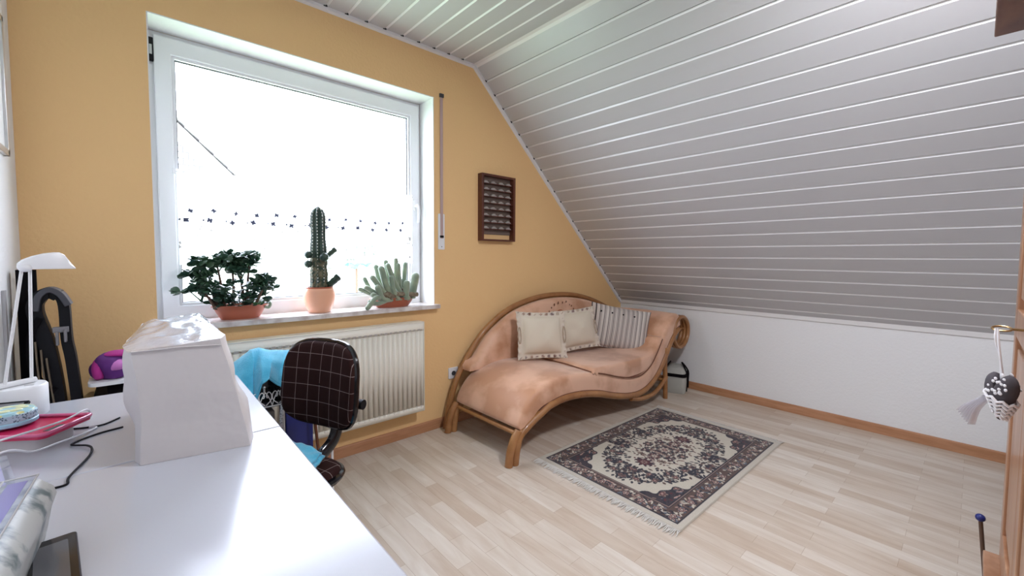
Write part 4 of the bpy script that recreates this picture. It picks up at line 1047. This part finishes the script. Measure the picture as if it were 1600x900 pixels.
bm = band(BM(), [(-.259, 2.19, 1.005), (-.250, 2.19, 1.055), (-.226, 2.19, 1.077), (-.200, 2.19, 1.062), (-.180, 2.19, 1.02)], .009, .036); obj('top_grip', bm, mat('ribbed_grey_rubber', (.05, .05, .06), .5), cr, bevel=.002)
bm = BM(); box(bm, -.222, -.182, 2.165, 2.18, .925, .945); box(bm, -.215, -.207, 2.16, 2.175, .88, .93); box(bm, -.195, -.187, 2.16, 2.175, .89, .935); obj('buckle', bm, mat('mid_grey_buckle', (.20, .19, .20), .5), cr, bevel=.002)
bm = band(BM(), [(-.250, 2.17, .98), (-.272, 2.17, .92), (-.272, 2.17, .80), (-.245, 2.17, .74), (-.22, 2.17, .72)], .009, .012); obj('side_strap', bm, M['black_cloth'], cr)
bm = BM(); box(bm, -.285, -.14, 2.17, 2.24, .0, .64); obj('lower_pack', bm, M['black_cloth'], cr, bevel=.02)
for k in range(3):
    bm = band(BM(), [(-.262+k*.012, 2.16, .90-k*.03), (-.258+k*.012, 2.16, .78), (-.243+k*.012, 2.16, .60)], .002, .006); obj('hanging_strap', bm, mat('tan_webbing', (.16, .12, .08), .8), cr)
bx = thing('dark_crate', 'dark crate standing in the corner beside the carrying frame', 'crate', (-.06, 2.26, 0))
obj('crate_body', box(BM(), -.135, .10, 2.08, 2.47, 0, .655), M['black_cloth'], bx, bevel=.006)
bm = BM(); box(bm, -.135, .10, 2.075, 2.0795, .60, .63); obj('crate_rim', bm, M['brown'], bx)
sc = obj('orange_clip', tube(BM(), catmull([(-.118, 2.12, .668), (-.10, 2.115, .672), (-.085, 2.12, .666), (-.07, 2.125, .67)], 5), .0085, 8), M['orange']); tag(sc, 'small orange tool lying on the dark crate below the white board', 'tool')
ib = thing('sleeve_board', 'white-edged board resting on the dark crate under purple cloth', 'board', (-.05, 2.2, .68))
obj('board_plate', prism(BM(), rrect(-.140, .08, 2.12, 2.30, .03), .722, .736, axis='z'), M['white_plastic'], ib)
obj('support', box(BM(), -.09, .05, 2.15, 2.28, .6555, .722), M['black_cloth'], ib)
pc = thing('cloth_pile', 'folded purple, magenta and lilac cloth bundle on the white-edged board', 'cloth', (-.07, 2.2, .74))
def lump(c0, s, seed, n=18):
    bm = BM(); ball(bm, c0, 1, 28, 16, s)
    for v in bm.verts: v.co += (v.co-Vector(c0))*.22*noise.noise(v.co*22+Vector((seed, 0, 0))); v.co.z = max(v.co.z, c0[2]-s[2]*.62)
    return bm
obj('cloth', lump((-.075, 2.21, .772), (.060, .075, .056), 1), M['purple'], pc)
obj('cloth', lump((-.112, 2.205, .768), (.022, .06, .047), 3), M['magenta'], pc)
obj('cloth', lump((-.062, 2.165, .785), (.032, .035, .024), 5), M['lilac'], pc)
obj('cloth', lump((-.055, 2.21, .822), (.045, .05, .011), 7), M['magenta'], pc)

# picture frame on the left wall
pfm = thing('picture_frame', 'silver picture frame cropped at the left edge of view on the white wall', 'picture', (XL, 2.1, 1.6))
bm = BM(); fy0, fy1, fz0, fz1 = 1.80, 2.325, 1.547, 2.03
box(bm, XL, XL+.014, fy1-.022, fy1, fz0, fz1); box(bm, XL, XL+.014, fy0, fy0+.022, fz0, fz1); box(bm, XL, XL+.014, fy0, fy1, fz0, fz0+.022); box(bm, XL, XL+.014, fy0, fy1, fz1-.022, fz1)
obj('frame', bm, M['silver'], pfm, bevel=.002); obj('mat_board', box(BM(), XL, XL+.006, fy0+.02, fy1-.02, fz0+.02, fz1-.02), M['white_plaster'], pfm)

# ============================================================ TROLLEY with towel, left of the chair
tl = thing('sewing_trolley', 'white metal trolley with scrollwork gallery behind the desk end', 'trolley', (.50, 2.07, 0))
tx0, tx1, ty0, ty1 = .315, .66, 1.98, 2.20
bm = box(BM(), tx0, tx1, ty0, ty1, .560, .566); obj('shelf', bm, M['darkgrey'], tl)
obj('shelf', box(BM(), tx0, tx1, ty0, ty1, .20, .206), M['white_metal'], tl)
def gallery(y, x0, x1):
    bm = BM(); tube(bm, [(x0, y, .565), (x1, y, .565)], .0028, 6)
    n = 7; wd = (x1-x0)/n
    for k in range(n):
        cx = x0+(k+.5)*wd
        for s in (-1, 1):
            P = [(cx+s*.002, y, .572), (cx+s*wd*.42, y, .592), (cx+s*wd*.46, y, .615), (cx+s*wd*.25, y, .628), (cx+s*wd*.08, y, .615), (cx+s*wd*.14, y, .604), (cx+s*wd*.24, y, .608)]
            tube(bm, catmull(P, 4), .0022, 6)
            tube(bm, catmull([(cx, y, .628), (cx+s*wd*.3, y, .60), (cx+s*wd*.5, y, .568)], 4), .002, 6)
    return bm
obj('gallery_rail', gallery(ty0, tx0, tx1), M['white_metal'], tl); obj('gallery_rail', gallery(ty1, tx0, tx1), M['white_metal'], tl)
bm = BM(); tube(bm, [(.385, ty0, .628), (.385, ty0, .645)], .004, 8); ball(bm, (.385, ty0, .650), .0065, 10, 8); obj('finial', bm, M['silver'], tl)
for xx in (tx0, tx1-.005):
    for yy in (ty0, ty1): obj('leg', tube(BM(), [(xx, yy, 0), (xx, yy, .60)], .006, 8), M['white_metal'], tl)
obj('front_post', tube(BM(), [(.455, ty0-.004, 0), (.455, ty0-.004, .563)], .0045, 8), M['white_metal'], tl)
tb_ = 0
hb = thing('black_case', 'black rounded case on the trolley under turquoise towel', 'case', (.46, 2.09, .567))
obj('case_body', loft(BM(), [[(a, b, z) for a, b in rrect(.365+i_, .49-i_, 2.04+i_*.6, 2.17-i_*.6, .02)] for z, i_ in ((.567, 0), (.64, .0), (.69, .008), (.715, .02), (.722, .04))]), M['black_gloss'], hb)
gb = obj('grey_folder', box(BM(), .325, .350, 2.06, 2.17, .5665, .635), M['grey_leather'], None, bevel=.003); tag(gb, 'grey folder standing at the left end of the trolley shelf', 'folder')
# towel draped over
tw = thing('turquoise_towel', 'turquoise towel draped like a tent over the black case', 'towel', (.42, 2.08, .75))
def towel_f(u, v):
    # u across (left..right), v back..front
    top_ = [(.225, .690), (.27, .712), (.315, .745), (.365, .785), (.40, .790), (.44, .772), (.49, .765), (.54, .76), (.60, .72)]
    hem = [(.215, .60), (.255, .575), (.315, .575), (.352, .590), (.372, .672), (.402, .692), (.438, .655), (.50, .60), (.60, .58)]
    def L(P, t): t *= len(P)-1; i = min(int(t), len(P)-2); f_ = t-i; f_ = f_*f_*(3-2*f_); return (P[i][0]+(P[i+1][0]-P[i][0])*f_, P[i][1]+(P[i+1][1]-P[i][1])*f_)
    a = L(top_, u); b = L(hem, u)
    if v < .35:
        k = v/.35; y = 2.205-.07*k; x = a[0]; z = .66+(a[1]-.66)*math.sin(k*PI/2)
    else:
        k = (v-.35)/.65; x = a[0]+(b[0]-a[0])*k; y = 2.135-.17*k**.7; z = a[1]+(b[1]-a[1])*k**1.25
    fold = .010*math.sin(u*19+v*4)*min(1, v*1.5)+.006*noise.noise(Vector((u*9, v*6, 2)))
    return Vector((x+fold*.3, y-fold, z+fold*.25))
bm = BM(); nu, nv = 48, 26; G = [[bm.verts.new(towel_f(i/nu, k/nv)) for i in range(nu+1)] for k in range(nv+1)]
for k in range(nv):
    for i in range(nu): bm.faces.new((G[k][i], G[k][i+1], G[k+1][i+1], G[k+1][i]))
obj('towel_cloth', bm, M['towel'], tw, solid=.005)
obj('hem_band', tube(BM(), [towel_f(i/nu, 1) for i in range(nu+1)], .0035, 6), M['towel'], tw)
tm = obj('tape_measure', BM(), None) if False else None
def strap(name, pts, wd, m, label, cat):
    P = catmull(pts, 8); bm = BM(); R = [[p+Vector((-wd/2, wd*.2, 0)), p+Vector((wd/2, -wd*.2, 0))] for p in P]
    loft(bm, R, cap=False, closed=False); o = obj(name, bm, m, None, solid=.0012); return tag(o, label, cat)
M['tape'] = mat('white_measuring_tape', (.62, .62, .64), .5); checker(M['tape'], (.25, .25, .27), (.72, .72, .74), 150)
strap('measuring_tape', [(.452, 1.968, .650), (.452, 1.966, .60), (.445, 1.966, .52), (.436, 1.966, .40), (.430, 1.966, .30)], .013, M['tape'], 'pale measuring tape hanging over the trolley gallery beside chair back', 'measuring tape')
bb = obj('blue_box', box(BM(), .47, .58, 2.00, 2.12, .2065, .52), M['blue_dark'], None, bevel=.004); tag(bb, 'deep blue box standing on the lower shelf of the trolley', 'box')
gb2 = obj('taupe_box', box(BM(), .335, .425, 1.99, 2.12, .2065, .54), M['grey_leather'], None, bevel=.004); tag(gb2, 'taupe box on the lower trolley shelf left of the blue one', 'box')
wbg = obj('white_bag', lump((.40, 1.925, .13), (.07, .035, .15), 9), mat('crinkled_white_bag', (.62, .62, .58), .5)); tag(wbg, 'crumpled white bag on floor in front of the trolley', 'bag')
for v in wbg.data.vertices: v.co.z = max(v.co.z, .0)+0.0
strap('leather_strap', [(.575, 1.965, .56), (.578, 1.96, .45), (.59, 1.955, .30), (.605, 1.95, .12), (.615, 1.95, .01)], .012, M['brown'], 'brown leather strap hanging down behind the chair back', 'strap')

# ============================================================ OFFICE CHAIR
CA = math.radians(180+24)   # the chair looks back toward the desk (local +x forward)
SX, SY = .290, 1.635
oc = thing('office_chair', 'dark brown plaid swivel chair with black frame pushed to the desk', 'chair', (SX, SY, 0), CA)
def cushion_uv(name, outline, th, place, uvf, parent, m, dome=.012):
    """flat cushion from a rounded outline in (a,b), thickness along c; place maps (a,b,c)->xyz"""
    bm = BM(); uvl = bm.loops.layers.uv.new('UVMap'); n = len(outline); cx = sum(p[0] for p in outline)/n; cy = sum(p[1] for p in outline)/n
    levels = [(1.0, 0), (1.0, th*.5), (.985, th*.8), (.94, th), (.8, th+dome*.4), (.6, th+dome*.7), (.4, th+dome*.9), (.2, th+dome), (.02, th+dome)]
    R = []; src = {}
    for s, c_ in [(.02, 0)]+levels:
        ring = []
        for a_, b_ in outline:
            A_, B_ = cx+(a_-cx)*s, cy+(b_-cy)*s; v = bm.verts.new(place(A_, B_, c_)); src[v] = (A_, B_); ring.append(v)
        R.append(ring)
    for i in range(len(R)-1):
        for k in range(n):
            f_ = bm.faces.new((R[i][k], R[i][(k+1) % n], R[i+1][(k+1) % n], R[i+1][k]))
            for l in f_.loops: l[uvl].uv = src[l.vert]
    return obj(name, bm, m, parent, world=False, angle=60)
so_ = rrect(-.215, .20, -.225, .225, .10, 8)
SZc = .395
def place_seat(a_, b_, c_): return Vector((a_, b_, SZc+c_+.10*max(0, abs(b_)-.1)**2))
cushion_uv('seat', so_, .045, place_seat, None, oc, M['plaid'])
P = [place_seat(a_, b_, .018) for a_, b_ in so_]; obj('seat_edge', tube(BM(), P, .013, 8, closed=True), M['black_gloss'], oc, world=False)
obj('seat_pan', prism(BM(), rrect(-.19, .17, -.19, .19, .08, 6), SZc-.018, SZc, axis='z'), M['black'], oc, world=False)
# backrest: local y across, leaning back from the seat's rear
BXL, BZ0, BZ1, BW = -.285, .525, .855, .205
bo = []
for a_ in range(48):
    q = 2*PI*a_/48; cx_, sx_ = math.cos(q), math.sin(q); e = 2/3.6
    wtop = BW*(1.0-.10*((sx_+1)/2)); bo.append((math.copysign(abs(cx_)**e, cx_)*wtop, (BZ0+BZ1)/2+math.copysign(abs(sx_)**e, sx_)*(BZ1-BZ0)/2))
def place_back(a_, b_, c_):
    lean = -.10*(b_-BZ0); curve = .9*a_*a_
    return Vector((BXL+lean+curve+c_, a_, b_))
cushion_uv('backrest', bo, .030, place_back, None, oc, M['plaid'], .008)
obj('backrest_edge', tube(BM(), [place_back(a_, b_, .004) for a_, b_ in bo], .011, 8, closed=True), M['black_gloss'], oc, world=False)
R_ = [[place_back(a_*s, (BZ0+BZ1)/2+(b_-(BZ0+BZ1)/2)*s, -.016*(1-s*s)-.004) for a_, b_ in bo] for s in (1, .8, .5, .05)]
obj('backrest_shell', loft(BM(), R_), M['black'], oc, world=False)
bm = BM(); P = catmull([(-.10, 0, SZc-.012), (-.22, 0, SZc-.010), (-.315, 0, .425), (-.350, 0, .49), (-.335, 0, .56), (-.325, 0, .68)], 7)
tube(bm, P, .021, 10, flat=1.3); obj('support_bar', bm, M['black_gloss'], oc, world=False)
bm = BM(); tube(bm, [(-.335, .0, .60), (-.350, .10, .60)], .008, 8); tube(bm, [(-.345, .10, .60), (-.352, .145, .60)], .020, 14); obj('knob', bm, M['black'], oc, world=False)
obj('gas_column', tube(BM(), [(0, 0, .09), (0, 0, SZc-.018)], .022, 14), M['black'], oc, world=False)
for k in range(5):
    a_ = k*2*PI/5+.3; d = Vector((math.cos(a_), math.sin(a_), 0))
    lg = obj('base_leg', tube(BM(), [d*.02+Vector((0, 0, .10)), d*.15+Vector((0, 0, .09)), d*.25+Vector((0, 0, .07))], [.022, .018, .014], 8), M['black'], oc, world=False)
    bm = BM()
    n_ = Vector((-d.y, d.x, 0)); c0 = d*.25+Vector((0, 0, .027))
    for s in (-1, 1): tube(bm, [c0+n_*s*.006, c0+n_*s*.022], .0265, 14)
    obj('caster', bm, M['black'], lg, world=False)
# turquoise cloth on the seat
bt = thing('turquoise_cloth', 'folded turquoise cloth lying on the plaid chair seat', 'cloth', (SX, SY, .47))
def clf(u, v):
    A_ = Vector((.492, 1.565)); B_ = Vector((.385, 1.44)); Cc = Vector((.14, 1.70)); Dd = Vector((.405, 1.80))
    p = A_.lerp(Dd, u).lerp(B_.lerp(Cc, u), v)
    z = .470+.012*abs(math.sin(u*5+v*2))*u+.008*noise.noise(Vector((u*6, v*6, 4)))+.012*math.sin(PI*u)*(1-v)
    return Vector((p.x, p.y, z))
bm = BM(); nu = nv = 22; G = [[bm.verts.new(clf(i/nu, k/nv)) for i in range(nu+1)] for k in range(nv+1)]
for k in range(nv):
    for i in range(nu): bm.faces.new((G[k][i], G[k][i+1], G[k+1][i+1], G[k+1][i]))
obj('cloth_layer', bm, M['towel'], bt, solid=.008)
bm = BM(); G = [[bm.verts.new(clf(i/nu*.8+.05, k/nv*.85+.03)+Vector((0, 0, .010))) for i in range(nu+1)] for k in range(nv+1)]
for k in range(nv):
    for i in range(nu): bm.faces.new((G[k][i], G[k][i+1], G[k+1][i+1], G[k+1][i]))
obj('cloth_layer', bm, M['towel'], bt, solid=.006)

# ============================================================ WARDROBE
wd = thing('pine_wardrobe', 'honey pine wardrobe with dark cornice at the right edge of view', 'wardrobe', (1.5, -.35, 0))
wx0, wx1, wyf, wyb, wh = 1.00, 2.00, -.085, -.66, 1.93
obj('wardrobe_body', box(BM(), wx0, wx1, wyb, wyf-.022, .27, wh), M['pine'], wd, smooth=False)
bm = BM(); box(bm, wx0-.012, wx1+.012, wyb, wyf+.012, 0, .235); box(bm, wx0-.018, wx1+.018, wyb, wyf+.032, .235, .262); obj('base_plinth', bm, M['pine'], wd, smooth=False, bevel=.004)
bm = BM()
for k, (e, za, zb) in enumerate(((.010, 1.885, 1.93), (.030, 1.905, 1.945), (.052, 1.90, 1.985), (.078, 1.895, 2.02))):
    box(bm, wx0-e*.6, wx1+e*.6, wyb, wyf+e, za+k*.004, zb)
obj('cornice', bm, M['pine_dark'], wd, smooth=False, bevel=.004)
def door(x0, x1):
    z0, z1 = .285, 1.875; s = .075
    bm = BM(); box(bm, x0, x0+s, wyf-.022, wyf, z0, z1); box(bm, x1-s, x1, wyf-.022, wyf, z0, z1); box(bm, x0+s, x1-s, wyf-.022, wyf, z0, z0+.10); box(bm, x0+s, x1-s, wyf-.022, wyf, z1-.09, z1); box(bm, x0+s, x1-s, wyf-.022, wyf, .98, 1.06)
    d = obj('door', bm, M['pine'], wd, smooth=False, bevel=.003)
    for a_, b_ in ((z0+.10, .98), (1.06, z1-.09)):
        bm = BM(); box(bm, x0+s+.002, x1-s-.002, wyf-.020, wyf-.012, a_+.002, b_-.002); box(bm, x0+s+.03, x1-s-.03, wyf-.018, wyf-.004, a_+.03, b_-.03); obj('door_panel', bm, M['pine'], d, smooth=False, bevel=.004)
    return d
d1 = door(wx0+.035, 1.485); d2 = door(1.49, wx1-.035)
bm = BM(); box(bm, wx0, wx0+.033, wyf-.022, wyf-.002, .27, 1.885); box(bm, wx1-.033, wx1, wyf-.022, wyf-.002, .27, 1.885); obj('corner_stile', bm, M['pine'], wd, smooth=False, bevel=.004)
kx, kz = 1.462, 1.045
obj('lock_plate', prism(BM(), rrect(kx-.009, kx+.009, kz-.05, kz+.02, .007), wyf, wyf+.0015), M['brass'], d1)
ky = thing('wardrobe_key', 'brass key with oval bow stuck in the wardrobe lock', 'key', (kx, wyf, kz))
bm = BM(); tube(bm, [(kx, wyf+.001, kz), (kx, wyf+.026, kz)], .003, 8); obj('shank', bm, M['brass'], ky)
obj('bow', tube(BM(), [(kx+.013*math.sin(a_), wyf+.040+.015*math.cos(a_), kz+.004*math.sin(a_)) for a_ in [k*2*PI/24 for k in range(24)]], .0022, 8, closed=True), M['brass'], ky)
# heart hanging from the key
hx_, hy_ = kx-.045, wyf+.036; hz_ = .905
he = thing('fabric_heart', 'grey polka-dot fabric heart with white lace hanging from wardrobe key', 'ornament', (hx_, hy_, hz_), math.radians(48))
hs_ = []
for k in range(44):
    t = k*2*PI/44; x = 16*math.sin(t)**3; z = 13*math.cos(t)-5*math.cos(2*t)-2*math.cos(3*t)-math.cos(4*t); hs_.append((x/16*.030, z/16*.058))
bm = BM(); rings = []
for s, y in ((.05, -.020), (.45, -.0185), (.75, -.014), (.93, -.007), (1, 0), (.93, .007), (.75, .014), (.45, .0185), (.05, .020)):
    rings.append([(a_*s, y, b_*s+.002) for a_, b_ in hs_])
M['heartcloth'] = mat('grey_felt', (.085, .075, .085), .9)
obj('heart_body', loft(BM(), rings), M['heartcloth'], he, world=False)
bm = BM()
for k in range(34):
    a_, b_ = rnd(-.028, .028), rnd(-.03, .05)
    ok = (abs(a_)/.030)**2+((b_-.010)/.045)**2 < .8
    if ok and b_ > -.005:
        r2 = 1-((a_/.040)**2+(b_/.052)**2); y = .0195*max(.1, r2)**.5
        for s in (-1, 1): ball(bm, (a_, s*y, b_), .0036, 8, 5, (1, .4, 1))
obj('polka_dots', bm, M['ribbon'], he, world=False)
bm = BM()
for k in range(5):
    z = -.010-k*.0085; wdt = .0275*(1-k*.15)
    tube(bm, [(wdt*math.cos(a_), .0215*(1-k*.12)*math.sin(a_), z+.003*math.sin(9*a_)+.010*math.cos(a_)) for a_ in [q*2*PI/36 for q in range(36)]], .0032, 6, closed=True)
obj('lace_band', bm, M['ribbon'], he, world=False)
bm = BM(); tube(bm, catmull([(-.002, 0, .030), (.004, .002, .075), (.012, 0, .115), (.020, -.006, .142)], 6), .0022, 6); tube(bm, catmull([(.002, 0, .030), (.008, -.002, .075), (.016, .002, .115), (.022, -.004, .142)], 6), .0022, 6)
obj('hanging_ribbon', bm, M['ribbon'], he, world=False)
bm = BM()
for k in range(7):
    a_ = .002*k; P = catmull([(.006+a_, .012, -.010), (.026+a_*1.2+.002*k, .018, -.045), (.036+.0045*k, .020, -.085+.004*k)], 5); R = [[p+Vector((0, -.003-.004*i/len(P), 0)), p+Vector((.003, .005+.004*i/len(P), 0))] for i, p in enumerate(P)]
    loft(bm, R, cap=False, closed=False)
obj('tulle_tassel', bm, M['tulle'], he, world=False, solid=.0005)
# slim stick with a blue cap, leaning at the foot of the wardrobe
sk = thing('blue_capped_stick', 'thin dark stick with round blue cap leaning beside the wardrobe foot', 'stick', (2.05, -.05, 0))
obj('stick', tube(BM(), [(2.085, -.075, 0), (2.06, -.045, .335)], .0055, 8), M['jadestem'], sk)
bm = BM(); ball(bm, (2.06, -.044, .345), .0125, 14, 10); obj('cap', bm, M['blue_dark'], sk)

# ============================================================ FILL LAMP (added to brighten the room, out of view)
lx, ly, lz = 1.50, .05, ZC-.10
cl = thing('fill_lamp', 'added fill lamp on the ceiling, unseen above and behind the viewpoint', 'lamp', (lx, ly, ZC))
obj('fill_lamp_base', lathe(BM(), [(.17, 0), (.17, -.03), (.10, -.03)], (lx, ly, ZC), 40), M['white_metal'], cl)
L_ = bpy.data.lights.new('fill_light', 'AREA'); L_.shape = 'DISK'; L_.size = .34; L_.energy = FILL_W; L_.color = (0.90, .92, 1.0); L_.spread = PI
lo = bpy.data.objects.new('fill_light', L_); C.objects.link(lo); lo.location = (lx, ly, ZC-.036)
